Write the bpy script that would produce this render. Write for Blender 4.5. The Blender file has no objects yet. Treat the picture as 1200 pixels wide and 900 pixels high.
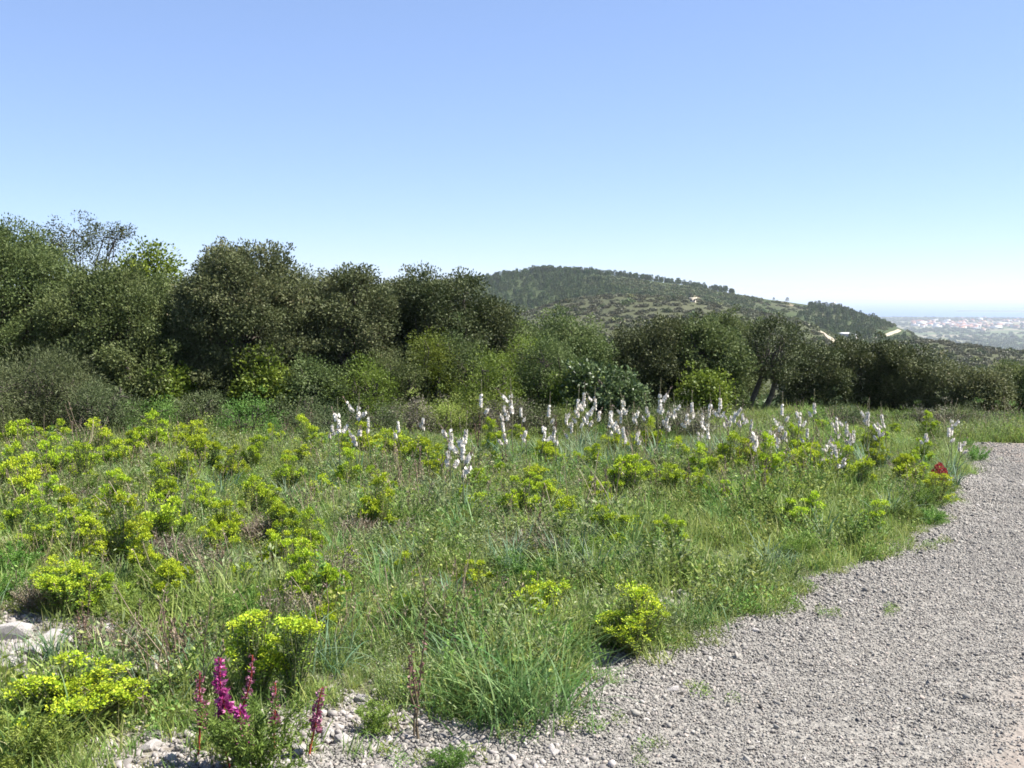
import bpy, bmesh, math, random
import numpy as np
from mathutils import Vector

# ------------------------------------------------------------------ camera, sky, sun, exposure
SC = bpy.context.scene
COL = SC.collection
FPX = 1230.0                                   # focal length in pixels of a 1200 px wide frame
PITCH = math.atan((450 - 346) / FPX)
CAM = np.array([0.0, 0.0, 1.6])
cam_data = bpy.data.cameras.new('camera')
cam_data.sensor_width = 36.0
cam_data.lens = 36.0 * FPX / 1200.0
cam_data.clip_start = 0.05
cam_data.clip_end = 90000.0
cam = bpy.data.objects.new('camera', cam_data)
COL.objects.link(cam)
cam.location = CAM
cam.rotation_euler = (math.radians(90) - PITCH, 0, 0)
SC.camera = cam

SUN_AZ = math.radians(88)                      # clockwise from the view direction (+Y), to the right
SUN_EL = math.radians(54)
world = bpy.data.worlds.new('World')
SC.world = world
world.use_nodes = True
wn = world.node_tree
wn.nodes.clear()
w_out = wn.nodes.new('ShaderNodeOutputWorld')
w_bg = wn.nodes.new('ShaderNodeBackground')
w_sky = wn.nodes.new('ShaderNodeTexSky')
w_sky.sky_type = 'NISHITA'
w_sky.sun_disc = False
w_sky.sun_elevation = SUN_EL
w_sky.sun_rotation = SUN_AZ
w_sky.altitude = 3000
w_sky.air_density = 1.0
w_sky.dust_density = 0.6
w_sky.ozone_density = 10.0
w_bg.inputs['Strength'].default_value = 0.12
w_gam = wn.nodes.new('ShaderNodeGamma')                # soft shoulder of the camera over the whole sky
w_gam.inputs['Gamma'].default_value = 0.61
w_tint = wn.nodes.new('ShaderNodeVectorMath')
w_tint.operation = 'MULTIPLY'
w_tint.inputs[1].default_value = (1.05, 1.01, 1.10)     # the camera's white balance
wn.links.new(w_sky.outputs[0], w_gam.inputs['Color'])
wn.links.new(w_gam.outputs[0], w_tint.inputs[0])
wn.links.new(w_tint.outputs[0], w_bg.inputs['Color'])
wn.links.new(w_bg.outputs[0], w_out.inputs['Surface'])

sun_data = bpy.data.lights.new('sun', 'SUN')
sun_data.energy = 4.4
sun_data.angle = math.radians(0.53)
sun_data.color = (1.0, 0.955, 0.88)
sun = bpy.data.objects.new('sun', sun_data)
COL.objects.link(sun)
sdir = Vector((math.sin(SUN_AZ) * math.cos(SUN_EL), math.cos(SUN_AZ) * math.cos(SUN_EL), math.sin(SUN_EL)))
sun.rotation_euler = (-sdir).to_track_quat('-Z', 'Y').to_euler()
sun.location = (20, 10, 60)

SC.view_settings.view_transform = 'Standard'
SC.view_settings.look = 'None'
SC.view_settings.exposure = 1.6
SC.view_settings.gamma = 1.0
SC.view_settings.use_curve_mapping = False
cy = SC.cycles
cy.use_denoising = True
cy.max_bounces = 6
cy.diffuse_bounces = 3
cy.glossy_bounces = 2
cy.transmission_bounces = 4
cy.volume_bounces = 0
cy.transparent_max_bounces = 4
cy.caustics_reflective = False
cy.caustics_refractive = False
cy.sample_clamp_indirect = 4.0
cy.filter_width = 1.7

rng = np.random.default_rng(7)
random.seed(7)

# ------------------------------------------------------------------ helpers
def unit(a):
    return a / np.maximum(np.linalg.norm(a, axis=-1, keepdims=True), 1e-9)

def sstep(a, b, x):
    t = np.clip((np.asarray(x, float) - a) / (b - a), 0, 1)
    return t * t * (3 - 2 * t)

def ray(u, v):
    s, c = math.sin(PITCH), math.cos(PITCH)
    F = np.array([0, c, -s]); U = np.array([0, s, c])
    d = F + np.array([1.0, 0, 0]) * (u - 600) / FPX - U * (v - 450) / FPX
    return d

def at(u, v, y):                                # the point seen at photo pixel (u, v) that lies y metres ahead
    d = ray(u, v)
    return CAM + d * (y / d[1])

class MB:
    """collects vertices, faces and a per-vertex tint; build() links them as one mesh object"""
    def __init__(self):
        self.v, self.q, self.t, self.c, self.n = [], [], [], [], 0
    def add(self, v, quads=None, tris=None, tint=0.5):
        v = np.asarray(v, np.float32).reshape(-1, 3)
        if quads is not None and len(quads):
            self.q.append(np.asarray(quads, np.int32).reshape(-1, 4) + self.n)
        if tris is not None and len(tris):
            self.t.append(np.asarray(tris, np.int32).reshape(-1, 3) + self.n)
        tint = np.asarray(tint, np.float32)
        if tint.ndim == 0:
            tint = np.full(len(v), float(tint), np.float32)
        self.v.append(v); self.c.append(tint); self.n += len(v)
    def mesh(self, name, mat, smooth=False):
        me = bpy.data.meshes.new(name)
        v = np.concatenate(self.v) if self.v else np.zeros((0, 3), np.float32)
        q = np.concatenate(self.q) if self.q else np.zeros((0, 4), np.int32)
        t = np.concatenate(self.t) if self.t else np.zeros((0, 3), np.int32)
        me.vertices.add(len(v)); me.vertices.foreach_set('co', v.ravel())
        me.loops.add(q.size + t.size)
        me.loops.foreach_set('vertex_index', np.concatenate([q.ravel(), t.ravel()]))
        me.polygons.add(len(q) + len(t))
        start = np.concatenate([np.arange(len(q)) * 4, q.size + np.arange(len(t)) * 3])
        me.polygons.foreach_set('loop_start', start.astype(np.int32))
        if smooth:
            me.polygons.foreach_set('use_smooth', np.ones(len(q) + len(t), bool))
        a = me.attributes.new('tint', 'FLOAT', 'POINT')
        a.data.foreach_set('value', np.concatenate(self.c) if self.c else np.zeros(0, np.float32))
        for m in (mat if isinstance(mat, (list, tuple)) else [mat]):
            me.materials.append(m)
        me.update(calc_edges=True)
        return me
    def build(self, name, mat, parent=None, smooth=False):
        return link(name, self.mesh(name, mat, smooth), parent)

def link(name, data, parent=None):
    o = bpy.data.objects.new(name, data)
    COL.objects.link(o)
    if parent is not None:
        o.parent = parent
    return o

def tag(o, label=None, cat=None, group=None, kind=None):
    if label: o['label'] = label
    if cat: o['category'] = cat
    if group: o['group'] = group
    if kind: o['kind'] = kind
    return o

def thing(name, label, cat, loc=(0, 0, 0), rz=0.0, group=None):
    o = link(name, None)
    o.location = [float(a) for a in loc]; o.rotation_euler = (0, 0, float(rz))
    o.empty_display_size = 0.1
    return tag(o, label, cat, group)

FINE = {'flower_heads', 'flowers', 'buds', 'leaves', 'stems', 'twigs', 'seed_heads'}   # pieces too small to pick apart
def copy_parts(src_parts, root):                # parts = list of (name, mesh data)
    for n, me in src_parts:
        o = link(n, me, root)
        if n in FINE: o['kind'] = 'stuff'

def leaves(mb, c, d, L, W, tint, nrm=None, curl=0.0):
    """diamond leaves: c base points, d directions, L length, W width"""
    n = len(c)
    d = unit(d)
    r = rng.normal(size=(n, 3)) if nrm is None else nrm
    s = unit(np.cross(d, r))
    up = np.cross(s, d)
    L = np.broadcast_to(L, (n,))[:, None]; W = np.broadcast_to(W, (n,))[:, None]
    p0 = c
    p1 = c + d * L * .45 + s * W * .5 + up * W * .12
    p2 = c + d * L - up * L * curl
    p3 = c + d * L * .45 - s * W * .5 + up * W * .12
    v = np.stack([p0, p1, p2, p3], 1).reshape(-1, 3)
    q = np.arange(4 * n).reshape(-1, 4)
    mb.add(v, quads=q, tint=np.repeat(np.broadcast_to(tint, (n,)), 4))

def blades(mb, root, az, L, W, lean, droop, tint, seg=4):
    """arching strap blades. lean = sideways per length, droop = fall of the tip"""
    n = len(root)
    az, L, W, lean, droop = [np.broadcast_to(np.asarray(a, float), (n,)) for a in (az, L, W, lean, droop)]
    h = np.stack([np.cos(az), np.sin(az), np.zeros(n)], 1)
    s = np.stack([-np.sin(az), np.cos(az), np.zeros(n)], 1)
    tw = rng.uniform(-.5, .5, n)[:, None]
    s = unit(s + h * tw)
    ts = np.linspace(0, 1, seg + 1)
    rings = []
    for t in ts:
        hor = lean * t + droop * .55 * t * t
        ver = t * np.sqrt(np.clip(1 - lean ** 2 * .6, .1, 1)) - droop * .62 * t ** 2.6
        p = root + h * (hor * L)[:, None] + np.array([0, 0, 1.0]) * (ver * L)[:, None]
        w = (W * (1 - t ** 2.2) * (0.75 + .25 * min(1, t * 4)) * .5)[:, None]
        if t < 1:
            rings.append(p - s * w); rings.append(p + s * w)
        else:
            rings.append(p)
    v = np.stack(rings, 1)                      # n, 2*seg+1, 3
    k = v.shape[1]
    base = (np.arange(n) * k)[:, None]
    quads = []
    for i in range(seg - 1):
        quads.append(base + np.array([[2 * i, 2 * i + 1, 2 * i + 3, 2 * i + 2]]))
    tris = base + np.array([[2 * seg - 2, 2 * seg - 1, 2 * seg]])
    mb.add(v.reshape(-1, 3), quads=np.concatenate(quads), tris=tris, tint=np.repeat(np.broadcast_to(tint, (n,)), k))

def tube(mb, pts, rad, sides=5, tint=.5):
    pts = np.asarray(pts, float); m = len(pts)
    rad = np.broadcast_to(rad, (m,))
    d = unit(np.gradient(pts, axis=0))
    ref = np.array([0.31, 0.17, 0.93]) if abs(d[0][2]) < .9 else np.array([.9, .1, .2])
    a = unit(np.cross(d, ref)); b = np.cross(d, a)
    ang = np.arange(sides) * 2 * math.pi / sides
    v = pts[:, None] + (a[:, None] * np.cos(ang)[None, :, None] + b[:, None] * np.sin(ang)[None, :, None]) * rad[:, None, None]
    q = []
    for i in range(m - 1):
        for j in range(sides):
            q.append((i * sides + j, i * sides + (j + 1) % sides, (i + 1) * sides + (j + 1) % sides, (i + 1) * sides + j))
    mb.add(v.reshape(-1, 3), quads=q, tint=tint)

def wavy(a, b, n=6, amp=.08, sag=0.0):
    a = np.asarray(a, float); b = np.asarray(b, float)
    t = np.linspace(0, 1, n)[:, None]
    L = np.linalg.norm(b - a)
    p = a + (b - a) * t + rng.normal(size=(n, 3)) * amp * L * np.sin(t * math.pi)
    p[:, 2] += (np.sin(t * math.pi) * sag)[:, 0]
    return p

# ------------------------------------------------------------------ materials
def new_mat(name):
    m = bpy.data.materials.new(name); m.use_nodes = True
    nt = m.node_tree; nt.nodes.clear()
    out = nt.nodes.new('ShaderNodeOutputMaterial')
    return m, nt, out

def ramp(nt, stops):
    r = nt.nodes.new('ShaderNodeValToRGB')
    e = r.color_ramp.elements
    while len(e) < len(stops): e.new(.5)
    for i, (p, c) in enumerate(stops):
        e[i].position = p; e[i].color = (c[0], c[1], c[2], 1)
    return r

def leaf_mat(name, stops, rough=.55, trans=.3, spec=.3, vary=.25, hue=.02):
    m, nt, out = new_mat(name)
    N = nt.nodes.new; Lk = nt.links.new
    at_ = N('ShaderNodeAttribute'); at_.attribute_name = 'tint'
    r = ramp(nt, stops); Lk(at_.outputs['Fac'], r.inputs[0])
    oi = N('ShaderNodeObjectInfo')
    mr = N('ShaderNodeMapRange'); mr.inputs[3].default_value = 1 - vary; mr.inputs[4].default_value = 1 + vary
    Lk(oi.outputs['Random'], mr.inputs[0])
    ml = N('ShaderNodeMath'); ml.operation = 'MULTIPLY'; ml.inputs[1].default_value = 7.31
    Lk(oi.outputs['Random'], ml.inputs[0])
    fr = N('ShaderNodeMath'); fr.operation = 'FRACT'; Lk(ml.outputs[0], fr.inputs[0])
    mh = N('ShaderNodeMapRange'); mh.inputs[3].default_value = .5 - hue; mh.inputs[4].default_value = .5 + hue
    Lk(fr.outputs[0], mh.inputs[0])
    hs = N('ShaderNodeHueSaturation')
    Lk(r.outputs[0], hs.inputs['Color']); Lk(mr.outputs[0], hs.inputs['Value']); Lk(mh.outputs[0], hs.inputs['Hue'])
    p = N('ShaderNodeBsdfPrincipled')
    p.inputs['Roughness'].default_value = rough
    p.inputs['Specular IOR Level'].default_value = spec
    Lk(hs.outputs[0], p.inputs['Base Color'])
    if trans > 0:
        t = N('ShaderNodeBsdfTranslucent'); Lk(hs.outputs[0], t.inputs['Color'])
        mx = N('ShaderNodeMixShader'); mx.inputs[0].default_value = trans
        Lk(p.outputs[0], mx.inputs[1]); Lk(t.outputs[0], mx.inputs[2]); Lk(mx.outputs[0], out.inputs[0])
    else:
        Lk(p.outputs[0], out.inputs[0])
    return m

def noise_mat(name, stops, scale=5.0, detail=8, rough=.9, bump=0.0, bscale=None, coord='Object', tintmix=0.0, spec=.2, vary=0.0):
    m, nt, out = new_mat(name)
    N = nt.nodes.new; Lk = nt.links.new
    tc = N('ShaderNodeTexCoord')
    nz = N('ShaderNodeTexNoise'); nz.inputs['Scale'].default_value = scale; nz.inputs['Detail'].default_value = detail
    nz.inputs['Roughness'].default_value = .65
    Lk(tc.outputs[coord], nz.inputs['Vector'])
    fac = nz.outputs['Fac']
    if tintmix > 0:
        at_ = N('ShaderNodeAttribute'); at_.attribute_name = 'tint'
        mx = N('ShaderNodeMix'); mx.inputs[0].default_value = tintmix
        Lk(fac, mx.inputs[2]); Lk(at_.outputs['Fac'], mx.inputs[3]); fac = mx.outputs[0]
    r = ramp(nt, stops); Lk(fac, r.inputs[0])
    p = N('ShaderNodeBsdfPrincipled'); p.inputs['Roughness'].default_value = rough
    p.inputs['Specular IOR Level'].default_value = spec
    col = r.outputs[0]
    if vary > 0:
        oi = N('ShaderNodeObjectInfo')
        mr = N('ShaderNodeMapRange'); mr.inputs[3].default_value = 1 - vary; mr.inputs[4].default_value = 1 + vary
        Lk(oi.outputs['Random'], mr.inputs[0])
        hs = N('ShaderNodeHueSaturation'); Lk(col, hs.inputs['Color']); Lk(mr.outputs[0], hs.inputs['Value'])
        col = hs.outputs[0]
    Lk(col, p.inputs['Base Color'])
    if bump > 0:
        n2 = N('ShaderNodeTexNoise'); n2.inputs['Scale'].default_value = bscale or scale * 4; n2.inputs['Detail'].default_value = 6
        Lk(tc.outputs[coord], n2.inputs['Vector'])
        bp = N('ShaderNodeBump'); bp.inputs['Strength'].default_value = bump; bp.inputs['Distance'].default_value = .03
        Lk(n2.outputs['Fac'], bp.inputs['Height']); Lk(bp.outputs[0], p.inputs['Normal'])
    Lk(p.outputs[0], out.inputs[0])
    return m

M = {}
M['oak_brown'] = leaf_mat('oak_brown_leaf', [(0, (.052, .066, .026)), (.45, (.102, .120, .048)), (.88, (.15, .16, .074)), (1, (.185, .15, .085))], trans=.28, spec=.2, rough=.6, vary=.1, hue=.01)
M['oak_olive'] = leaf_mat('oak_olive_leaf', [(0, (.048, .074, .022)), (.5, (.104, .140, .044)), (1, (.175, .205, .078))], trans=.32, spec=.2, rough=.6, vary=.1, hue=.01)
M['oak_dark'] = leaf_mat('oak_dark_leaf', [(0, (.032, .044, .016)), (.5, (.068, .084, .030)), (1, (.125, .132, .056))], trans=.22, spec=.2, rough=.6, vary=.1, hue=.01)
M['bright'] = leaf_mat('bright_leaf', [(0, (.068, .105, .014)), (.5, (.140, .195, .024)), (1, (.25, .30, .042))], trans=.35, vary=.12, hue=.015)
M['greyherb'] = leaf_mat('grey_herb_leaf', [(0, (.095, .125, .050)), (.5, (.175, .215, .090)), (1, (.29, .32, .17))], trans=.3, spec=.2, vary=.2)
M['grey'] = leaf_mat('grey_leaf', [(0, (.048, .070, .025)), (.5, (.092, .120, .045)), (1, (.165, .185, .09))], trans=.22, spec=.2, vary=.15)
M['blue'] = leaf_mat('bluegreen_leaf', [(0, (.036, .072, .022)), (.5, (.080, .138, .044)), (1, (.18, .25, .10))], trans=.2, spec=.4, rough=.45, vary=.1)
M['bark'] = noise_mat('bark', [(.3, (.045, .038, .030)), (.7, (.13, .11, .09))], 14, bump=.6, bscale=40)
M['spurge_head'] = leaf_mat('spurge_bract', [(0, (.18, .29, .025)), (.35, (.33, .44, .026)), (.7, (.43, .52, .028)), (1, (.52, .56, .05))], trans=.3, vary=.2, hue=.012, spec=.2)
M['spurge_leaf'] = leaf_mat('spurge_leaf', [(0, (.10, .17, .04)), (.5, (.20, .29, .05)), (1, (.36, .44, .04))], trans=.3, vary=.15)
M['stem'] = leaf_mat('green_stem', [(0, (.10, .13, .05)), (1, (.22, .20, .10))], trans=0, vary=.15)
M['strap'] = leaf_mat('strap_leaf', [(0, (.070, .145, .040)), (.5, (.135, .230, .065)), (1, (.25, .33, .12))], trans=.34, spec=.25, rough=.5, vary=.18, hue=.02)
M['strap_blue'] = leaf_mat('strap_leaf_blue', [(0, (.065, .135, .068)), (.5, (.130, .215, .115)), (1, (.25, .32, .19))], trans=.3, spec=.25, rough=.5, vary=.18, hue=.02)
M['grass'] = leaf_mat('grass_blade', [(0, (.105, .165, .034)), (.5, (.205, .285, .062)), (.88, (.31, .38, .11)), (1, (.44, .42, .22))], trans=.42, vary=.28, hue=.03)
M['herb'] = leaf_mat('herb_leaf', [(0, (.080, .140, .026)), (.5, (.170, .255, .048)), (1, (.32, .39, .11))], trans=.40, vary=.35, hue=.04)
M['feather'] = leaf_mat('feathery_leaf', [(0, (.065, .125, .018)), (.5, (.130, .215, .032)), (1, (.25, .33, .07))], trans=.3, vary=.3, hue=.03)
M['dry'] = leaf_mat('dry_stem', [(0, (.11, .075, .055)), (.5, (.21, .155, .105)), (1, (.40, .33, .23))], trans=.1, vary=.25, hue=.02)
M['twig'] = leaf_mat('twiggy_leaf', [(0, (.085, .080, .055)), (.5, (.155, .150, .095)), (1, (.27, .23, .19))], trans=.15, vary=.2, hue=.03)
M['petal'] = leaf_mat('asphodel_petal', [(0, (.64, .55, .48)), (.35, (.81, .76, .69)), (1, (.88, .86, .80))], trans=.3, vary=.12, hue=0)
M['bud'] = leaf_mat('asphodel_bud', [(0, (.25, .15, .11)), (.5, (.45, .33, .28)), (1, (.62, .52, .46))], trans=.1, vary=.1)
M['magenta'] = leaf_mat('magenta_petal', [(0, (.15, .016, .08)), (.5, (.34, .035, .19)), (1, (.60, .19, .42))], trans=.3, vary=.08, hue=.01)
M['mauve'] = leaf_mat('mauve_petal', [(0, (.13, .035, .055)), (.5, (.27, .075, .13)), (1, (.52, .28, .36))], trans=.3, vary=.08, hue=.01)
M['maroon'] = leaf_mat('maroon_leaf', [(0, (.16, .016, .014)), (.5, (.38, .04, .028)), (1, (.55, .16, .09))], trans=.25, vary=.1)
M['rock'] = noise_mat('limestone', [(.25, (.24, .22, .205)), (.55, (.38, .355, .335)), (.8, (.52, .49, .465))], 9, bump=.5, bscale=30, vary=.15)

def gravel_material():
    m, nt, out = new_mat('gravel_stone')
    N = nt.nodes.new; Lk = nt.links.new
    oi = N('ShaderNodeObjectInfo')
    r = ramp(nt, [(0, (.06, .055, .05)), (.09, (.150, .139, .130)), (.5, (.220, .207, .184)), (.88, (.262, .248, .220)), (.95, (.30, .255, .22)), (1, (.38, .36, .335))])
    Lk(oi.outputs['Random'], r.inputs[0])
    tc = N('ShaderNodeTexCoord')
    nz = N('ShaderNodeTexNoise'); nz.inputs['Scale'].default_value = 60
    Lk(tc.outputs['Object'], nz.inputs['Vector'])
    mr = N('ShaderNodeMapRange'); mr.inputs[3].default_value = .75; mr.inputs[4].default_value = 1.25
    Lk(nz.outputs['Fac'], mr.inputs[0])
    hs = N('ShaderNodeHueSaturation'); Lk(r.outputs[0], hs.inputs['Color']); Lk(mr.outputs[0], hs.inputs['Value'])
    p = N('ShaderNodeBsdfPrincipled'); p.inputs['Roughness'].default_value = .85; p.inputs['Specular IOR Level'].default_value = .25
    Lk(hs.outputs[0], p.inputs['Base Color']); Lk(p.outputs[0], out.inputs[0])
    return m
M['gravel'] = gravel_material()

# ------------------------------------------------------------------ terrain
def az_u(x, y):                                  # photo column of an azimuth (also outside the frame)
    a = np.clip(np.arctan2(x, y), -1.1, 1.1)
    return 600 + FPX * np.tan(a)

def ridge_h(u, us, vs, r):
    v = np.interp(u, us, vs)
    s, c = math.sin(PITCH), math.cos(PITCH)
    t = (v - 450) / FPX; q = (u - 600) / FPX
    dy = c - s * t; dz = -s - c * t
    return 1.6 + r * dz / np.sqrt(dy * dy + q * q)

MAIN_U = [-900, 0, 300, 500, 560, 600, 640, 680, 720, 760, 800, 850, 900, 950, 985, 1010, 1035, 1060, 1085, 1120, 1200, 1700, 3000]
MAIN_V = [345, 345, 342, 337, 330, 323, 318, 320, 323, 328, 333, 341, 350, 357, 361, 370, 378, 387, 402, 430, 440, 440, 440]
SPUR_U = [-900, 300, 560, 620, 660, 720, 800, 850, 900, 945, 975, 1000, 1040, 1075, 1110, 1160, 1250, 1700, 3000]
SPUR_V = [385, 385, 380, 366, 354, 346, 349, 358, 367, 379, 396, 406, 404, 398, 400, 408, 420, 430, 430]
R_KNOT = np.array([22, 60, 130, 230, 450, 600, 850, 1350, 2400, 6900, 7200, 9350, 9500, 9800, 10000, 22300, 22900, 24000, 24600, 34000], float)
PLAIN = -130.0
SEA = -131.5

def fbm(x, y, s, seed=0):
    out = 0; a = 1.0
    for k in range(4):
        ph = seed * 1.7 + k * 2.3
        out = out + a * np.sin(x / s + ph + 1.3 * np.sin(y / s * .8 + ph)) * np.cos(y / s * 1.1 - ph * .7 + .9 * np.sin(x / s * .7 + ph))
        s *= .47; a *= .52
    return out

def ground(x, y):
    x = np.asarray(x, float); y = np.asarray(y, float)
    r = np.hypot(x, y)
    near = -.045 * np.clip(y, -30, 60) + .035 * fbm(x, y, 1.9) * sstep(1.0, 4, r) + .008 * fbm(x, y, .4, 3)
    u = az_u(x, y)
    m = ridge_h(u, MAIN_U, MAIN_V, 850.); s = ridge_h(u, SPUR_U, SPUR_V, 450.)
    one = np.ones_like(r)
    hs = [-1.0 * one, -5.5 * one, -14 * one, -22 * one, s, np.minimum(s, m) - 5, m, m - 45, PLAIN * one + 2, PLAIN * one, (SEA - 6) * one,
          (SEA - 6) * one, np.where(u > 1120, SEA + 5, SEA - 6), np.where(u > 1120, SEA + 5, SEA - 6), (SEA - 6) * one,
          (SEA - 6) * one, SEA + 38 + 10 * np.sin(u / 60.), SEA + 30 + 8 * np.sin(u / 37.), (SEA - 6) * one, (SEA - 6) * one]
    H = np.stack([np.broadcast_to(h, r.shape) for h in hs], 0)
    k = np.clip(np.searchsorted(R_KNOT, r, side='right') - 1, 0, len(R_KNOT) - 2)
    t = np.clip((r - R_KNOT[k]) / (R_KNOT[k + 1] - R_KNOT[k]), 0, 1)
    ts = .45 * t + .55 * t * t * (3 - 2 * t)
    idx = np.arange(H[0].size).reshape(H[0].shape)
    Hf = H.reshape(len(hs), -1); kf = k.ravel()
    far = (Hf[kf, idx.ravel()].reshape(r.shape) * (1 - ts) + Hf[kf + 1, idx.ravel()].reshape(r.shape) * ts)
    amp = np.interp(r, [22, 60, 300, 900, 1600, 2600, 7000], [.02, .3, 1.3, 1.6, 2.5, .7, 0])
    far = far + amp * fbm(x, y, 62.) * .6
    w = sstep(20, 34, r)
    return near * (1 - w) + far * w

def gz(x, y):
    return float(ground(np.array([x]), np.array([y]))[0])

def hit(u, v, rmax=30000):
    d = ray(u, v)
    t = np.geomspace(1.5, rmax, 2600)
    P = CAM + d[None] * t[:, None]
    below = P[:, 2] < ground(P[:, 0], P[:, 1])
    if not below.any():
        i = len(t) - 1
        return P[i]
    i = int(np.argmax(below))
    a, b = t[max(i - 1, 0)], t[i]
    for _ in range(30):
        m = .5 * (a + b); p = CAM + d * m
        if p[2] < gz(p[0], p[1]): b = m
        else: a = m
    return CAM + d * b

def build_ground():
    azf = np.radians(np.arange(-33, 33.01, .2)); azc = np.radians(np.arange(37, 324, 4.0))
    az = np.concatenate([azf, azc])
    r = np.concatenate([np.geomspace(.4, 30, 120), np.geomspace(31.5, 1600, 130)[0:], np.geomspace(1680, 31500, 90)])
    r = np.unique(np.concatenate([r, R_KNOT[(R_KNOT > 2000) & (R_KNOT < 31000)]]))
    A, R = np.meshgrid(az, r)
    X = R * np.sin(A); Y = R * np.cos(A); Z = ground(X, Y)
    na, nr = len(az), len(r)
    v = np.stack([X, Y, Z], -1).reshape(-1, 3)
    i, j = np.meshgrid(np.arange(nr - 1), np.arange(na), indexing='ij')
    j2 = (j + 1) % na
    q = np.stack([i * na + j, i * na + j2, (i + 1) * na + j2, (i + 1) * na + j], -1).reshape(-1, 4)[:, ::-1]
    mb = MB()
    mb.add(v, quads=q)
    c = len(v)
    mb.add([[0, 0, gz(0, 0)]])
    mb.t.append(np.array([[c, (k + 1) % na, k] for k in range(na)], np.int32))
    return mb

def ground_material():
    m, nt, out = new_mat('ground_soil')
    N = nt.nodes.new; Lk = nt.links.new
    tc = N('ShaderNodeTexCoord')
    def noise(scale, det=8, rough=.6):
        n = N('ShaderNodeTexNoise'); n.inputs['Scale'].default_value = scale; n.inputs['Detail'].default_value = det
        n.inputs['Roughness'].default_value = rough
        Lk(tc.outputs['Object'], n.inputs['Vector']); return n.outputs['Fac']
    def mix(f, a, b):
        n = N('ShaderNodeMix'); n.data_type = 'RGBA'; Lk(f, n.inputs[0]); Lk(a, n.inputs[6]); Lk(b, n.inputs[7]); return n.outputs[2]
    def rmp(f, st):
        r = ramp(nt, st); Lk(f, r.inputs[0]); return r.outputs[0]
    def attr(n):
        a = N('ShaderNodeAttribute'); a.attribute_name = n; return a.outputs['Fac']
    # near soil: pale stony earth with litter
    soil = rmp(noise(22, 10, .75), [(.3, (.10, .085, .065)), (.5, (.20, .175, .145)), (.66, (.40, .375, .35)), (.8, (.52, .50, .48))])
    green = rmp(noise(9, 9, .7), [(.35, (.07, .075, .035)), (.65, (.15, .15, .075))])
    nearc = mix(attr('rocky'), green, soil)
    # hills: scrub
    dark = rmp(noise(.05, 9, .7), [(.35, (.032, .046, .016)), (.65, (.055, .070, .026))])
    brown = rmp(noise(.035, 9, .7), [(.35, (.052, .058, .028)), (.55, (.066, .070, .036)), (.72, (.080, .080, .046))])
    hill = mix(attr('dry'), dark, brown)
    bare = rmp(noise(.2, 6), [(.3, (.19, .145, .10)), (.7, (.27, .21, .15))])
    hill = mix(attr('bare'), hill, bare)
    vor = N('ShaderNodeTexVoronoi'); vor.inputs['Scale'].default_value = .006; Lk(tc.outputs['Object'], vor.inputs['Vector'])
    sep = N('ShaderNodeSeparateColor'); Lk(vor.outputs['Color'], sep.inputs[0])
    plain = rmp(sep.outputs[0], [(.0, (.05, .075, .03)), (.35, (.085, .11, .045)), (.6, (.13, .13, .07)), (.85, (.20, .175, .12))])
    farc = mix(attr('plain'), hill, plain)
    col = mix(attr('far'), nearc, farc)
    p = N('ShaderNodeBsdfPrincipled'); p.inputs['Roughness'].default_value = .95; p.inputs['Specular IOR Level'].default_value = .1
    Lk(col, p.inputs['Base Color'])
    bp = N('ShaderNodeBump'); bp.inputs['Strength'].default_value = .5; bp.inputs['Distance'].default_value = .02
    Lk(noise(40, 8, .7), bp.inputs['Height']); Lk(bp.outputs[0], p.inputs['Normal'])
    Lk(p.outputs[0], out.inputs[0])
    return m

ground_mb = build_ground()
ground_obj = ground_mb.build('ground', ground_material(), smooth=True)
tag(ground_obj, kind='structure')
gv = np.concatenate(ground_mb.v)
gx, gy, gr = gv[:, 0], gv[:, 1], np.hypot(gv[:, 0], gv[:, 1])
gu = az_u(gx, gy)

# stony bare patches of the meadow, given by where they lie on the ground (x, y, radius)
PATCH = []
for (u, v, rr) in ((10, 750, .65), (150, 750, .5), (60, 765, .55), (10, 790, .5), (55, 800, .4), (150, 780, .4), (195, 800, .25), (395, 880, .55), (520, 890, .5), (800, 705, .35), (640, 860, .45), (170, 880, .3), (690, 775, .3), (440, 850, .3), (300, 905, .4)):
    p = hit(u, v); PATCH.append((p[0], p[1], rr))
def rocky(x, y):
    o = np.zeros_like(np.asarray(x, float))
    for (px, py, rr) in PATCH:
        d = np.hypot((x - px), (y - py)) / rr
        o = np.maximum(o, 1 - sstep(.5, 1.15, d + .25 * fbm(x, y, .3, 5)))
    return o

def set_attr(me, name, val):
    a = me.attributes.new(name, 'FLOAT', 'POINT'); a.data.foreach_set('value', np.asarray(val, np.float32))
def dryness(x, y):
    r = np.hypot(x, y); u = az_u(x, y)
    d = sstep(170, 300, r) * (1 - sstep(450, 520, r)) * .95
    d = np.maximum(d, .75 * sstep(700, 740, r) * (1 - sstep(760, 790, r)) * sstep(840, 900, u) * (1 - sstep(960, 1000, u)))
    return np.clip(d + .25 * fbm(x, y, 40., 2) * (d > .05), 0, 1)
BARE = []
for (u, v, rr) in ((816, 349, 4), (1022, 367, 6), (1030, 373, 5), (925, 357, 6)):
    p = hit(u, v); BARE.append((p[0], p[1], rr))
bare = np.zeros(len(gx))
for (px, py, rr) in BARE:
    bare = np.maximum(bare, 1 - sstep(.6, 1.3, np.hypot((gx - px), (gy - py) * .35) / rr))
me = ground_obj.data
set_attr(me, 'rocky', np.clip(rocky(gx, gy) + .25, 0, 1))
set_attr(me, 'far', sstep(26, 60, gr))
set_attr(me, 'dry', dryness(gx, gy))
set_attr(me, 'bare', bare)
set_attr(me, 'plain', sstep(1400, 2000, gr))

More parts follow.
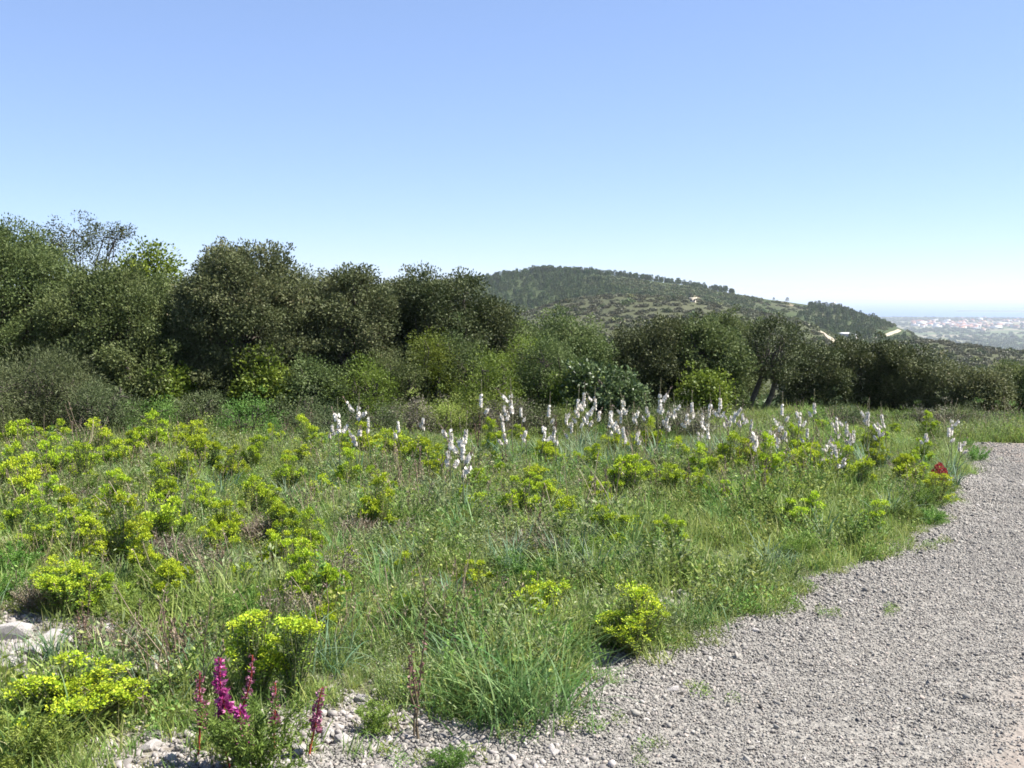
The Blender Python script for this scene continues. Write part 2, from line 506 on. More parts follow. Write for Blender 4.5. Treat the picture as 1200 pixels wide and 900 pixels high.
# sea beyond the plain
def build_sea():
    mb = MB()
    az = np.radians(np.arange(0, 360, 2.0)); r = np.array([6600, 9000, 14000, 22000, 31800.])
    A, R = np.meshgrid(az, r); n = len(az)
    mb.add(np.stack([R * np.sin(A), R * np.cos(A), np.full_like(R, SEA)], -1).reshape(-1, 3))
    i, j = np.meshgrid(np.arange(len(r) - 1), np.arange(n), indexing='ij'); j2 = (j + 1) % n
    mb.q.append(np.stack([i * n + j, i * n + j2, (i + 1) * n + j2, (i + 1) * n + j], -1).reshape(-1, 4)[:, ::-1].astype(np.int32))
    m, nt, out = new_mat('sea_water')
    p = nt.nodes.new('ShaderNodeBsdfPrincipled')
    p.inputs['Base Color'].default_value = (.03, .10, .22, 1); p.inputs['Roughness'].default_value = .35
    nt.links.new(p.outputs[0], out.inputs[0])
    return tag(mb.build('sea', m), kind='structure')
build_sea()

# ------------------------------------------------------------------ gravel path
EDGE_PX = [(300, 1010), (330, 925), (400, 893), (480, 872), (580, 858), (690, 835), (720, 800), (790, 768), (880, 738), (950, 695), (1045, 658), (1108, 622), (1116, 598), (1133, 562), (1146, 536), (1149, 519)]
EDGE = np.array([hit(u, v)[:2] for u, v in EDGE_PX])
EDGE = np.concatenate([[[-2.2, -8], [-1.9, 0.5]], EDGE])
EDGE = EDGE[np.argsort(EDGE[:, 1])]
Y_END = EDGE[-1, 1]
def edge_x(y):
    y = np.asarray(y, float)
    return np.interp(y, EDGE[:, 1], EDGE[:, 0]) + .05 * np.sin(y * 5.1) + .04 * np.sin(y * 11.3 + 1)
TRK = np.array([hit(u, v)[:2] for u, v in ((1120, 900), (1162, 850), (1184, 790), (1200, 742), (1215, 700), (1225, 640), (1222, 590), (1200, 552), (1165, 538))])
TRK = TRK[np.argsort(TRK[:, 1])]
def track_x(y):
    return np.interp(y, TRK[:, 1], TRK[:, 0])

def build_path():
    ys = np.concatenate([np.linspace(-8, 3, 40), np.linspace(3.08, Y_END, 200)])
    nx = 90
    t = np.linspace(0, 1, nx) ** 1.3
    xl = edge_x(ys) - .35
    xr = np.maximum(edge_x(ys) + 5.5, 6.0 + .45 * np.clip(ys, 0, 30))
    X = xl[:, None] + (xr - xl)[:, None] * t[None]
    Y = np.repeat(ys[:, None], nx, 1)
    far = sstep(Y_END - 3, Y_END, Y)
    Y = Y - far * .0 + .06 * np.sin(X * 4) * far
    Z = ground(X, Y) + .012 * sstep(0, .06, t[None]) + .004 * fbm(X, Y, .23, 9)
    Z = Z - .03 * (1 - sstep(0, .05, t[None]))
    mb = MB(); n = len(ys)
    mb.add(np.stack([X, Y, Z], -1).reshape(-1, 3))
    i, j = np.meshgrid(np.arange(n - 1), np.arange(nx - 1), indexing='ij')
    mb.q.append(np.stack([i * nx + j, i * nx + j + 1, (i + 1) * nx + j + 1, (i + 1) * nx + j], -1).reshape(-1, 4).astype(np.int32))
    m, nt, out = new_mat('gravel_bed')
    N = nt.nodes.new; Lk = nt.links.new
    tc = N('ShaderNodeTexCoord')
    vo = N('ShaderNodeTexVoronoi'); vo.inputs['Scale'].default_value = 55; Lk(tc.outputs['Object'], vo.inputs['Vector'])
    sp = N('ShaderNodeSeparateColor'); Lk(vo.outputs['Color'], sp.inputs[0])
    g = ramp(nt, [(0, (.152, .142, .127)), (.5, (.20, .188, .168)), (1, (.254, .24, .215))]); Lk(sp.outputs[0], g.inputs[0])
    nz = N('ShaderNodeTexNoise'); nz.inputs['Scale'].default_value = 5; nz.inputs['Detail'].default_value = 9; Lk(tc.outputs['Object'], nz.inputs['Vector'])
    e = ramp(nt, [(.3, (.205, .172, .146)), (.7, (.262, .220, .188))]); Lk(nz.outputs['Fac'], e.inputs[0])
    at_ = N('ShaderNodeAttribute'); at_.attribute_name = 'track'
    ad = N('ShaderNodeMath'); ad.operation = 'ADD'; Lk(at_.outputs['Fac'], ad.inputs[0])
    n3 = N('ShaderNodeMapRange'); n3.inputs[3].default_value = -.12; n3.inputs[4].default_value = .12; Lk(nz.outputs['Fac'], n3.inputs[0]); Lk(n3.outputs[0], ad.inputs[1])
    mx = N('ShaderNodeMix'); mx.data_type = 'RGBA'; Lk(ad.outputs[0], mx.inputs[0]); Lk(g.outputs[0], mx.inputs[6]); Lk(e.outputs[0], mx.inputs[7])
    p = N('ShaderNodeBsdfPrincipled'); p.inputs['Roughness'].default_value = .95; p.inputs['Specular IOR Level'].default_value = .1
    Lk(mx.outputs[2], p.inputs['Base Color'])
    bp = N('ShaderNodeBump'); bp.inputs['Strength'].default_value = .6; bp.inputs['Distance'].default_value = .012
    Lk(vo.outputs['Distance'], bp.inputs['Height']); Lk(bp.outputs[0], p.inputs['Normal'])
    Lk(p.outputs[0], out.inputs[0])
    o = mb.build('gravel_path', m, smooth=True)
    set_attr(o.data, 'track', track_w(X, Y).ravel())
    return tag(o, kind='structure')
def track_w(x, y):
    a = .85 * sstep(-.10, .30, x - track_x(y) + .05 * np.sin(y * 7) + .04 * np.sin(y * 17))
    b = np.exp(-((y - 15.6) / .5) ** 2) * sstep(0, 1, x - edge_x(y)) * .5
    return np.maximum(a, b)
path = build_path()

# ------------------------------------------------------------------ scattered stuff by geometry nodes
def gn_group():
    ng = bpy.data.node_groups.new('scatter', 'GeometryNodeTree')
    ng.interface.new_socket('Geometry', in_out='INPUT', socket_type='NodeSocketGeometry')
    ng.interface.new_socket('Geometry', in_out='OUTPUT', socket_type='NodeSocketGeometry')
    N = ng.nodes.new; Lk = ng.links.new
    gi, go = N('NodeGroupInput'), N('NodeGroupOutput')
    def named(n, t):
        a = N('GeometryNodeInputNamedAttribute'); a.data_type = t; a.inputs['Name'].default_value = n
        return [s for s in a.outputs if s.enabled and s.name == 'Attribute'][0]
    proto = named('proto', 'INT')
    cmp = N('FunctionNodeCompare'); cmp.data_type = 'INT'; cmp.operation = 'GREATER_EQUAL'
    ia = [s for s in cmp.inputs if s.enabled]
    Lk(proto, ia[0]); ia[1].default_value = 0
    sep = N('GeometryNodeSeparateGeometry'); sep.domain = 'POINT'
    Lk(gi.outputs[0], sep.inputs['Geometry']); Lk(cmp.outputs[0], sep.inputs['Selection'])
    spl = N('GeometryNodeSplitToInstances'); spl.domain = 'POINT'
    Lk(sep.outputs['Selection'], spl.inputs['Geometry']); Lk(proto, spl.inputs['Group ID'])
    iop = N('GeometryNodeInstanceOnPoints')
    Lk(sep.outputs['Inverted'], iop.inputs['Points']); Lk(spl.outputs['Instances'], iop.inputs['Instance'])
    iop.inputs['Pick Instance'].default_value = True
    Lk(named('pick', 'INT'), iop.inputs['Instance Index'])
    e2r = N('FunctionNodeEulerToRotation'); Lk(named('rot', 'FLOAT_VECTOR'), e2r.inputs[0])
    Lk(e2r.outputs[0], iop.inputs['Rotation']); Lk(named('scl', 'FLOAT_VECTOR'), iop.inputs['Scale'])
    Lk(iop.outputs[0], go.inputs[0])
    return ng
SCATTER = gn_group()

def scatter(name, protos, mat, pts, rot, scl, parent=None, smooth=False):
    """protos: list of MB at the origin; pts (n,3), rot (n,3), scl (n,3)"""
    mb = MB(); pid = []
    for k, p in enumerate(protos):
        off = mb.n
        v = np.concatenate(p.v); c = np.concatenate(p.c)
        q = np.concatenate(p.q) if p.q else None; t = np.concatenate(p.t) if p.t else None
        mb.add(v, quads=q, tris=t, tint=c); pid.append(np.full(len(v), k, np.int32))
    n0 = mb.n
    mb.add(pts); pid.append(np.full(len(pts), -1, np.int32))
    o = mb.build(name, mat, parent, smooth)
    me = o.data; N = len(me.vertices)
    a = me.attributes.new('proto', 'INT', 'POINT'); a.data.foreach_set('value', np.concatenate(pid))
    pk = np.zeros(N, np.int32); pk[n0:] = rng.integers(0, len(protos), len(pts))
    a = me.attributes.new('pick', 'INT', 'POINT'); a.data.foreach_set('value', pk)
    for nm, arr in (('rot', rot), ('scl', scl)):
        full = np.zeros((N, 3), np.float32); full[n0:] = arr
        a = me.attributes.new(nm, 'FLOAT_VECTOR', 'POINT'); a.data.foreach_set('vector', full.ravel())
    md = o.modifiers.new('scatter', 'NODES'); md.node_group = SCATTER
    return tag(o, kind='stuff')

# stones: angular convex pieces
def hull_mesh(npts, sx, sy, sz, sm=0):
    bm = bmesh.new()
    p = unit(rng.normal(size=(npts, 3))) * rng.uniform(.75, 1.0, (npts, 1)) * np.array([sx, sy, sz])
    for q in p: bm.verts.new(q)
    r = bmesh.ops.convex_hull(bm, input=bm.verts)
    bmesh.ops.delete(bm, geom=[g for g in r['geom_interior'] if isinstance(g, bmesh.types.BMVert)], context='VERTS')
    loose = [x for x in bm.verts if not x.link_faces]
    bmesh.ops.delete(bm, geom=loose, context='VERTS')
    bmesh.ops.triangulate(bm, faces=bm.faces)
    return bm
def bm_mb(bm):
    mb = MB(); bm.verts.index_update()
    mb.add([x.co[:] for x in bm.verts], tris=[[x.index for x in f.verts] for f in bm.faces]); bm.free(); return mb
def bm_me(bm, name, mat):
    me = bpy.data.meshes.new(name); bm.to_mesh(me); bm.free(); me.materials.append(mat); return me

stone_protos = [bm_mb(hull_mesh(13, 1, rng.uniform(.65, .95), rng.uniform(.45, .75))) for _ in range(8)]

def build_gravel():
    n = 480000
    y = 2.9 + (Y_END - 2.9 - .1) * rng.random(n) ** 1.7
    xl = edge_x(y)
    x = xl - .25 + rng.random(n) ** 1.15 * np.minimum(5.5, (.55 * y + 1.6 - xl + .25).clip(.1))
    keep = (x < .53 * y + 1.2) & (x > -.55 * y - .8) & (rng.random(n) > .82 * track_w(x, y))
    x, y = x[keep], y[keep]
    s = np.exp(rng.normal(math.log(.0062), .38, len(x))).clip(.004, .030) * np.interp(y, [3, 10, 17], [1, 1.2, 1.6])
    s *= np.interp(x - edge_x(y), [-.3, .1, .8, 2], [1.25, 1.25, 1.0, .85])
    z = ground(x, y) + .012 + .004 * fbm(x, y, .23, 9) * sstep(-.3, .1, x - edge_x(y)) + s * rng.uniform(-.2, .35, len(x))
    rot = np.stack([rng.normal(0, .4, len(x)), rng.normal(0, .4, len(x)), rng.uniform(0, 6.28, len(x))], 1)
    scatter('loose_gravel', stone_protos, M['gravel'], np.stack([x, y, z], 1), rot, np.repeat(s[:, None], 3, 1), parent=path)
    # stony scree among the plants at the front
    P = []
    for (px, py, rr) in PATCH:
        k = int(900 * rr * rr * 6)
        a = rng.uniform(0, 6.28, k); d = rr * 1.15 * np.sqrt(rng.random(k))
        P.append(np.stack([px + d * np.cos(a), py + d * np.sin(a)], 1))
    k = 9000
    yy = rng.uniform(3.4, 8, k); P.append(np.stack([rng.uniform(-.5, .15, k) * yy, yy], 1))
    P = np.concatenate(P)
    s = np.exp(rng.normal(math.log(.011), .5, len(P))).clip(.005, .035)
    z = ground(P[:, 0], P[:, 1]) + s * rng.uniform(0, .4, len(P))
    rot = np.stack([rng.normal(0, .4, len(P)), rng.normal(0, .4, len(P)), rng.uniform(0, 6.28, len(P))], 1)
    o = scatter('scree', stone_protos, M['rock_small'], np.stack([P[:, 0], P[:, 1], z], 1), rot, np.repeat(s[:, None], 3, 1))
    tag(o, 'pale limestone chips scattered on bare soil between the meadow plants', 'scree')
    # the 280 largest stones, each an object
    metas = [bm_me(hull_mesh(15, 1, rng.uniform(.65, .95), rng.uniform(.45, .7)), 'stone', M['gravel']) for _ in range(8)]
    m = 0
    while m < 280:
        y = 3.3 + 6 * rng.random() ** 1.8
        x = float(edge_x(y)) + rng.uniform(-.2, 1) ** 1 * rng.uniform(.1, 2.6)
        if x > .5 * y + .2 or x < -.5 * y - .2: continue
        if float(track_w(np.array([x]), np.array([y]))[0]) > .4: continue
        s = float(np.clip(np.exp(rng.normal(math.log(.0135), .32)), .009, .030))
        o = link('stone', metas[m % 8], path)
        o.location = (x, y, gz(x, y) + .014 + .004 * float(fbm(np.array([x]), np.array([y]), .23, 9)[0]) + s * .15)
        o.rotation_euler = (rng.normal(0, .3), rng.normal(0, .3), rng.uniform(0, 6.28)); o.scale = (s, s, s)
        m += 1

M['rock_small'] = noise_mat('limestone_chip', [(.25, (.20, .18, .165)), (.6, (.30, .275, .255)), (.8, (.42, .39, .37))], 40, vary=.35)
build_gravel()

# ------------------------------------------------------------------ trees and tall shrubs along the back of the meadow
def crown(lobes, leaf_l, leaf_w, puff_r=.24, cover=.095, per=130, ragged=.07, up=.2, sprig=.16):
    mb = MB()
    lobes = np.asarray(lobes, float)
    P, Nn = [], []
    for i, (cx, cy_, cz, rx, ry, rz) in enumerate(lobes):
        area = 4 * math.pi * ((rx * ry) ** 1.6 / 3 + (rx * rz) ** 1.6 / 3 + (ry * rz) ** 1.6 / 3) ** (1 / 1.6)
        n = max(6, int(area / cover))
        d = unit(rng.normal(size=(n, 3)))
        k = d[:, 2] > -.75
        d = d[k]
        rr = 1 + rng.normal(0, ragged, len(d))
        rr = np.where(rng.random(len(d)) < .2, rr * rng.uniform(.5, .9, len(d)), rr)
        p = np.array([cx, cy_, cz]) + d * np.array([rx, ry, rz]) * rr[:, None]
        keep = np.ones(len(p), bool)
        for j, (ax, ay, az_, bx, by, bz) in enumerate(lobes):
            if j == i: continue
            e = ((p - np.array([ax, ay, az_])) / np.array([bx, by, bz]))
            keep &= (e * e).sum(1) > .5
        keep &= p[:, 2] > .05
        P.append(p[keep]); Nn.append(unit(d / np.array([rx, ry, rz]))[keep])
    P = np.concatenate(P); Nn = np.concatenate(Nn)
    k = rng.random(len(P)) < sprig                   # sprigs that stick out of the outline
    P = np.concatenate([P, P[k] + Nn[k] * rng.uniform(.10, .34, (k.sum(), 1)) + np.array([0, 0, .08])]); ns = int(k.sum()); Nn = np.concatenate([Nn, Nn[k]])
    npf = len(P)
    pr = puff_r * rng.uniform(.6, 1.35, npf)
    if ns: pr[-ns:] *= .48
    cnt = np.maximum(12, (per * (pr / puff_r) ** 1.6).astype(int))
    idx = np.repeat(np.arange(npf), cnt)
    n = len(idx)
    off = unit(rng.normal(size=(n, 3))) * (rng.random(n) ** .45)[:, None]
    c = P[idx] + off * pr[idx][:, None] * np.array([1.05, 1.05, .85])
    d = off * .8 + Nn[idx] * .5 + rng.normal(size=(n, 3)) * .55 + np.array([0, 0, up])
    nrm = unit(off + Nn[idx] * .6 + np.array([0, 0, .4])) + rng.normal(size=(n, 3)) * .38
    tp = rng.random(npf)
    tint = np.clip(.55 * tp[idx] + .45 * rng.random(n) + rng.normal(0, .05, n), 0, 1)
    keep = c[:, 2] > .02
    L = leaf_l * rng.uniform(.6, 1.3, n); W = leaf_w * rng.uniform(.7, 1.25, n)
    leaves(mb, c[keep], d[keep], L[keep], W[keep], tint[keep], nrm=nrm[keep])
    return mb

def trunk_mb(lobes, h0=.3, r0=.09, stems=3, spread=.25):
    mb = MB()
    bases = [np.array([math.cos(a) * spread * .4, math.sin(a) * spread * .4, -.1]) for a in np.linspace(0, 6.28, stems, endpoint=False) + rng.random()]
    for i, l in enumerate(lobes):
        b = bases[i % stems]
        c = np.array(l[:3]) + np.array([0, 0, l[5] * .3])
        r = r0 * rng.uniform(.55, 1.0)
        p = wavy(b, c, 8, .05)
        tube(mb, p, np.linspace(r, r * .18, 8), 6)
        for _ in range(5):
            k = rng.integers(3, 8)
            q = np.array(l[:3]) + unit(rng.normal(size=3)) * np.array(l[3:6]) * .95
            q[2] = max(q[2], .25)
            tube(mb, wavy(p[k], q, 5, .08), np.linspace(r * .35, .006, 5), 4)
    return mb

def lobes_for(w, h, base=.12, n=9, dep=None, flat=.8, seed=None, top=1.0):
    """irregular lobes filling a bush w wide, h high, standing at the origin"""
    dep = dep or w * .8
    L = [(0, 0, h * .50, w * .40, dep * .40, h * .44 * top), (w * .12, 0, h * .26, w * .36, dep * .38, h * .26), (-w * .16, -dep * .05, h * .22, w * .32, dep * .36, h * .22)]
    for i in range(n):
        a = i * 2.399 + rng.uniform(-.4, .4)
        t = (i + .5) / n
        z = h * (base + (1 - base) * (.16 + .68 * t))
        k = math.sqrt(max(.05, 1 - ((z / h - .42) / .66) ** 2))
        rr = rng.uniform(.13, .27)
        L.append((math.cos(a) * w * .33 * k, math.sin(a) * dep * .33 * k, z * rng.uniform(.92, 1.02),
                  w * rr, dep * rr, min(h * rr * rng.uniform(.8, 1.05), h - z + .05 * h)))
    top_z = max(l[2] + l[5] for l in L)
    f = h / top_z
    return [(a, b, c * f, d, e, g * f) for (a, b, c, d, e, g) in L]

def dome(w, h):
    """one broad rounded crown reaching the ground, its surface broken by many small bulges"""
    L = [(0, 0, h * .46, w * .43, w * .40, h * .47), (w * .1, 0, h * .2, w * .38, w * .38, h * .22), (-w * .16, -w * .05, h * .18, w * .34, w * .34, h * .2)]
    for i in range(22):
        z = 1 - (i + .5) / 22 * 1.25
        k = math.sqrt(max(0, 1 - z * z)); a = i * 2.399 + rng.normal(0, .25)
        r = w * rng.uniform(.085, .135)
        L.append((math.cos(a) * k * w * .37, math.sin(a) * k * w * .35, h * .46 + z * (h * .52 - r * .8), r, r, r * .85))
    return L

def bush(name, label, cat, u, vtop, wpx, y, mat, leaf=(.055, .032), vbase=None, n=9, group=None, cover=.085, per=190, puff=.25, trunk=True, stems=3, dep=None, lobes=None, h=None, ragged=.07, r0=.07, sprig=.16):
    p = at(u, vtop, y)
    zb = gz(p[0], y)
    h = (h or p[2] - zb) - (.16 if vtop < 400 else 0)
    w = wpx * y / FPX
    lb = lobes(w, h) if lobes else lobes_for(w, h, n=n, dep=dep)
    t = thing(name, label, cat, (p[0], y, zb), 0, group)
    trunk_mb(lb, r0=r0, stems=stems).build('trunk', M['bark'], t, smooth=True)
    crown(lb, leaf[0], leaf[1], cover=cover, per=per, puff_r=puff, ragged=ragged, sprig=sprig).build('crown', M[mat], t)
    return t

OAK = 'oak tree'
bush('holm_oak', 'tallest olive-green evergreen oak, standing behind the tall grey broom', OAK, -5, 252, 215, 20.5, 'oak_olive', lobes=dome)
bush('holm_oak', 'wide olive-green evergreen oak between the tallest oak and the big domed oak', OAK, 125, 304, 165, 19.5, 'oak_olive', lobes=dome)
bush('holm_oak', 'big dome-shaped brownish-green evergreen oak with a dark hollow at its foot', OAK, 288, 274, 182, 20.0, 'oak_brown', lobes=dome)
bush('holm_oak', 'brownish evergreen oak between the big domed oak and the dip in the thicket', OAK, 412, 300, 112, 20.3, 'oak_brown', lobes=dome)
bush('holm_oak', 'evergreen oak with a ragged spiky top beside the dip in the thicket', OAK, 518, 312, 100, 21.0, 'oak_dark', n=10, ragged=.13)
bush('holm_oak', 'low dark oak filling the dip between two taller oaks', OAK, 465, 345, 80, 21.5, 'oak_olive', n=8)
bush('holm_oak', 'rounded olive oak below the foot of the distant hill', OAK, 645, 364, 140, 22.0, 'oak_olive', n=11)
bush('holm_oak', 'dark oak shoulder sloping down from the spiky-topped oak', OAK, 572, 345, 85, 21.5, 'oak_dark', n=9)
bush('holm_oak', 'dense dark green oak with deep black shade beneath it', OAK, 775, 364, 125, 22.5, 'oak_dark', lobes=dome)
bush('holm_oak', 'small bright green oak growing against the dense dark oak', OAK, 828, 378, 80, 22.2, 'oak_olive', n=9, leaf=(.06, .04))
bush('holm_oak', 'pale yellowish oak crown peeping over the dense dark oak', OAK, 853, 366, 80, 27.0, 'oak_olive', n=8)

bush('holm_oak', 'half-hidden oak filling the notch between the big domed oak and the brownish oak', OAK, 362, 318, 110, 22.4, 'oak_brown', n=9)
bush('holm_oak', 'shaded oak filling the notch between the wide olive oak and the big domed oak', OAK, 205, 315, 100, 22.4, 'oak_olive', n=9)
bush('holm_oak', 'half-hidden oak behind the dip between the brownish oak and the spiky-topped oak', OAK, 468, 326, 90, 23.0, 'oak_brown', n=9)
# the thin tree standing up behind the thicket
def sparse_lobes(w, h):
    return [(-.1 * w, 0, h * .93, w * .26, w * .3, h * .09), (.25 * w, .1, h * .9, w * .2, w * .2, h * .07), (-.35 * w, .1, h * .82, w * .2, w * .2, h * .07),
            (.05 * w, -.2, h * .8, w * .3, w * .3, h * .08), (.48 * w, 0, h * .95, w * .09, w * .1, h * .045), (0, 0, h * .62, w * .3, w * .3, h * .15)]
bush('thin_tree', 'thin open-crowned tree with bare twigs poking above the olive oaks', 'tree', 95, 250, 95, 22.5, 'oak_dark', lobes=sparse_lobes, cover=.085, per=80, puff=.17, stems=2, sprig=.04, leaf=(.045, .026))
bush('young_tree', 'small bright leafy tree top rising behind the oaks', 'tree', 166, 276, 62, 22.5, 'bright', leaf=(.075, .05), n=9, per=90)

# tree on two leaning trunks
def two_trunk_tree():
    y = 22.8
    p0 = at(884, 497, y); zb = gz(p0[0], y)
    t = thing('leaning_oak', 'small dark oak on two slanting bare trunks at the meadow edge', OAK, (p0[0], y, zb))
    top = at(902, 376, y)
    h = top[2] - zb
    k = y / FPX
    lb = [(.32, 0, h * .70, .50, .5, h * .26), (.05, .1, h * .62, .42, .4, h * .2), (.68, 0, h * .6, .40, .4, h * .22), (.40, -.1, h * .86, .35, .35, h * .13), (.25, -.2, h * .5, .42, .35, h * .15), (.75, .1, h * .8, .3, .3, h * .12), (-.12, 0, h * .75, .25, .25, h * .12)]
    a = MB(); tube(a, [(-.16, 0, -.1), (-.10, 0, h * .12), (.0, 0, h * .24), (.14, 0, h * .42), (.3, 0, h * .7)], [.085, .065, .06, .05, .02], 7)
    a.build('trunk', M['bark'], t, smooth=True)
    a = MB(); tube(a, [(.16, 0, -.1), (.24, 0, h * .1), (.36, 0, h * .22), (.46, .03, h * .4), (.6, 0, h * .66)], [.09, .07, .06, .05, .02], 7)
    a.build('trunk', M['bark'], t, smooth=True)
    a = MB()
    for l in lb:
        for _ in range(6):
            q = np.array(l[:3]) + unit(rng.normal(size=3)) * np.array(l[3:6]) * .95
            tube(a, wavy(np.array([.25, 0, h * .4]), q, 6, .08), np.linspace(.022, .005, 6), 4)
    a.build('branches', M['bark'], t)
    crown(lb, .055, .032, per=115, cover=.1, puff_r=.2).build('crown', M['oak_dark'], t)
two_trunk_tree()

HEDGE = 'dark oaks in the row bordering the end of the meadow'
for (u, vt, w, y, mt, lab) in (
    (955, 408, 80, 24.0, 'oak_dark', 'dark oak next to the leaning two-trunked oak in the edge row'),
    (1010, 404, 85, 24.5, 'oak_dark', 'tallest dark oak of the edge row, below the sandy hill tracks'),
    (1062, 409, 80, 24.0, 'oak_dark', 'dark oak of the edge row with an uneven twin-peaked top'),
    (1108, 424, 75, 23.6, 'oak_brown', 'brown-tinged low oak towards the path end of the edge row'),
    (1148, 432, 62, 23.2, 'oak_brown', 'small rounded brownish oak of the edge row just behind the path end'),
    (1190, 428, 80, 25.5, 'oak_olive', 'olive-green oak at the end of the edge row beyond the path'),
    (1240, 432, 90, 25.0, 'oak_olive', 'olive oak past the bend of the gravel path'),
):
    bush('holm_oak', lab, OAK, u, vt, w, y, mt, n=8, group=HEDGE, r0=.05)

# shrubs leaning on the front of the thicket
SH = 'shrub'
bush('juniper', 'upright yellow-green juniper in front of the spiky-topped oak', SH, 503, 380, 48, 19.6, 'bright', leaf=(.045, .016), n=9, per=190, cover=.08, ragged=.22)
bush('juniper', 'rounded yellow-green juniper below the hill end of the thicket', SH, 573, 418, 66, 18.6, 'bright', leaf=(.045, .016), n=9, per=190, cover=.08, ragged=.22)
bush('juniper', 'slender green juniper with a pointed tip beside the rounded juniper', SH, 612, 385, 46, 20.0, 'bright', leaf=(.04, .014), n=7, per=170)
bush('juniper', 'broad green juniper spreading toward the glossy blue-green shrub', SH, 650, 405, 75, 19.4, 'oak_olive', leaf=(.045, .02), n=8, per=170)
bush('juniper', 'low yellow-green juniper at the foot of the brownish oak', SH, 432, 430, 62, 18.6, 'bright', leaf=(.04, .016), n=7, per=150)
bush('leafy_shrub', 'bright green leafy shrub in the dark hollow under the big domed oak', SH, 305, 420, 66, 18.8, 'bright', leaf=(.07, .045), n=9, per=110, ragged=.25)
bush('leafy_shrub', 'bright green leafy shrub between the wide olive oak and the dark hollow', SH, 195, 428, 62, 18.7, 'bright', leaf=(.06, .04), n=9, per=110, ragged=.25)
bush('leafy_shrub', 'olive shrub standing where the wide oak meets the domed oak', SH, 210, 360, 42, 19.4, 'oak_olive', leaf=(.06, .035), n=7)
bush('glossy_shrub', 'glossy bluish-green broad-leaved shrub behind the crowd of white asphodels', SH, 708, 432, 82, 18.8, 'blue', leaf=(.08, .045), n=10, per=80, puff=.2, ragged=.18)
bush('leafy_shrub', 'bright green shrub at the foot of the dense dark oak', SH, 826, 442, 50, 21.0, 'bright', leaf=(.06, .045), n=8, per=100, ragged=.25)
bush('juniper', 'dark green juniper squeezed between the low and the upright yellow-green junipers', SH, 466, 415, 60, 19.2, 'oak_olive', leaf=(.045, .018), n=8, per=170, ragged=.2)
bush('juniper', 'olive juniper hanging over the scrub below the spiky-topped oak', SH, 540, 400, 62, 19.8, 'oak_olive', leaf=(.045, .018), n=8, per=170, ragged=.2)
bush('leafy_shrub', 'olive shrub between the bright leafy shrub and the low juniper', SH, 368, 425, 70, 18.9, 'oak_olive', leaf=(.055, .03), n=8, ragged=.2)
bush('leafy_shrub', 'dark olive shrub beside the leafy shrub of the dark hollow', SH, 250, 418, 60, 19.0, 'oak_dark', leaf=(.055, .03), n=8, ragged=.2)
bush('leafy_shrub', 'green shrub between the lower broom and the wide olive oak', SH, 155, 410, 70, 18.6, 'oak_olive', leaf=(.055, .03), n=8, ragged=.2)
bush('leafy_shrub', 'low green shrub between the broad juniper and the glossy shrub', SH, 676, 432, 52, 18.9, 'bright', leaf=(.05, .03), n=7, per=130, ragged=.2)
bush('broom_shrub', 'tall grey-green twiggy broom in front of the tallest oak', SH, 38, 414, 135, 16.8, 'grey', leaf=(.07, .010), n=12, per=190, puff=.26, cover=.09, ragged=.22)
bush('broom_shrub', 'lower grey-green broom spilling beside the tall broom', SH, 118, 452, 85, 16.3, 'grey', leaf=(.06, .010), n=9, per=170, ragged=.22)
bush('broom_shrub', 'small rounded grey-green broom on the outer side of the tall broom', SH, -30, 440, 90, 15.6, 'grey', leaf=(.06, .010), n=9, per=150, ragged=.2)
SCR = 'knee-high grey scrub bushes along the foot of the thicket'
for (u, vt, w, y, mt) in ((175, 470, 70, 16.5, 'herbmix'), (235, 462, 70, 17, 'grey'), (290, 470, 70, 16.6, 'herbmix'), (345, 466, 70, 17, 'grey'), (380, 478, 55, 16.2, 'grey'), (440, 474, 60, 16.6, 'grey'), (480, 470, 55, 17.2, 'twig'),
                     (515, 468, 60, 17.4, 'herbmix'), (550, 462, 60, 17.6, 'herbmix'), (590, 470, 60, 17.2, 'twig'), (630, 476, 55, 17.2, 'grey'), (670, 478, 55, 17.6, 'herbmix'), (770, 474, 60, 18, 'grey'), (735, 482, 50, 17, 'grey'),
                     (812, 480, 50, 17.6, 'twig'), (905, 508, 55, 14.6, 'twig'), (990, 478, 50, 19.5, 'grey'), (1130, 480, 50, 19.2, 'grey'), (1165, 490, 45, 20, 'herbmix'), (1195, 488, 50, 20.5, 'herbmix'), (940, 482, 50, 20, 'herbmix'), (1050, 484, 50, 20, 'herbmix'), (1090, 482, 50, 19.8, 'twig')):
    lab = {'herbmix': 'knee-high green scrub bush along the foot of the thicket', 'grey': 'knee-high grey-green scrub bush along the foot of the thicket', 'twig': 'knee-high brown twiggy scrub bush along the foot of the thicket'}[mt]
    if (u, vt) == (905, 508): lab = 'brown twiggy scrub bush standing free in the meadow near the two-trunked oak'
    M.setdefault('herbmix', M['herb'])
    bush('scrub_bush', lab, SH, u, vt, w, y, mt, leaf=(.035, .012), n=6, per=110, puff=.15, cover=.06, group=SCR, ragged=.2, r0=.02)

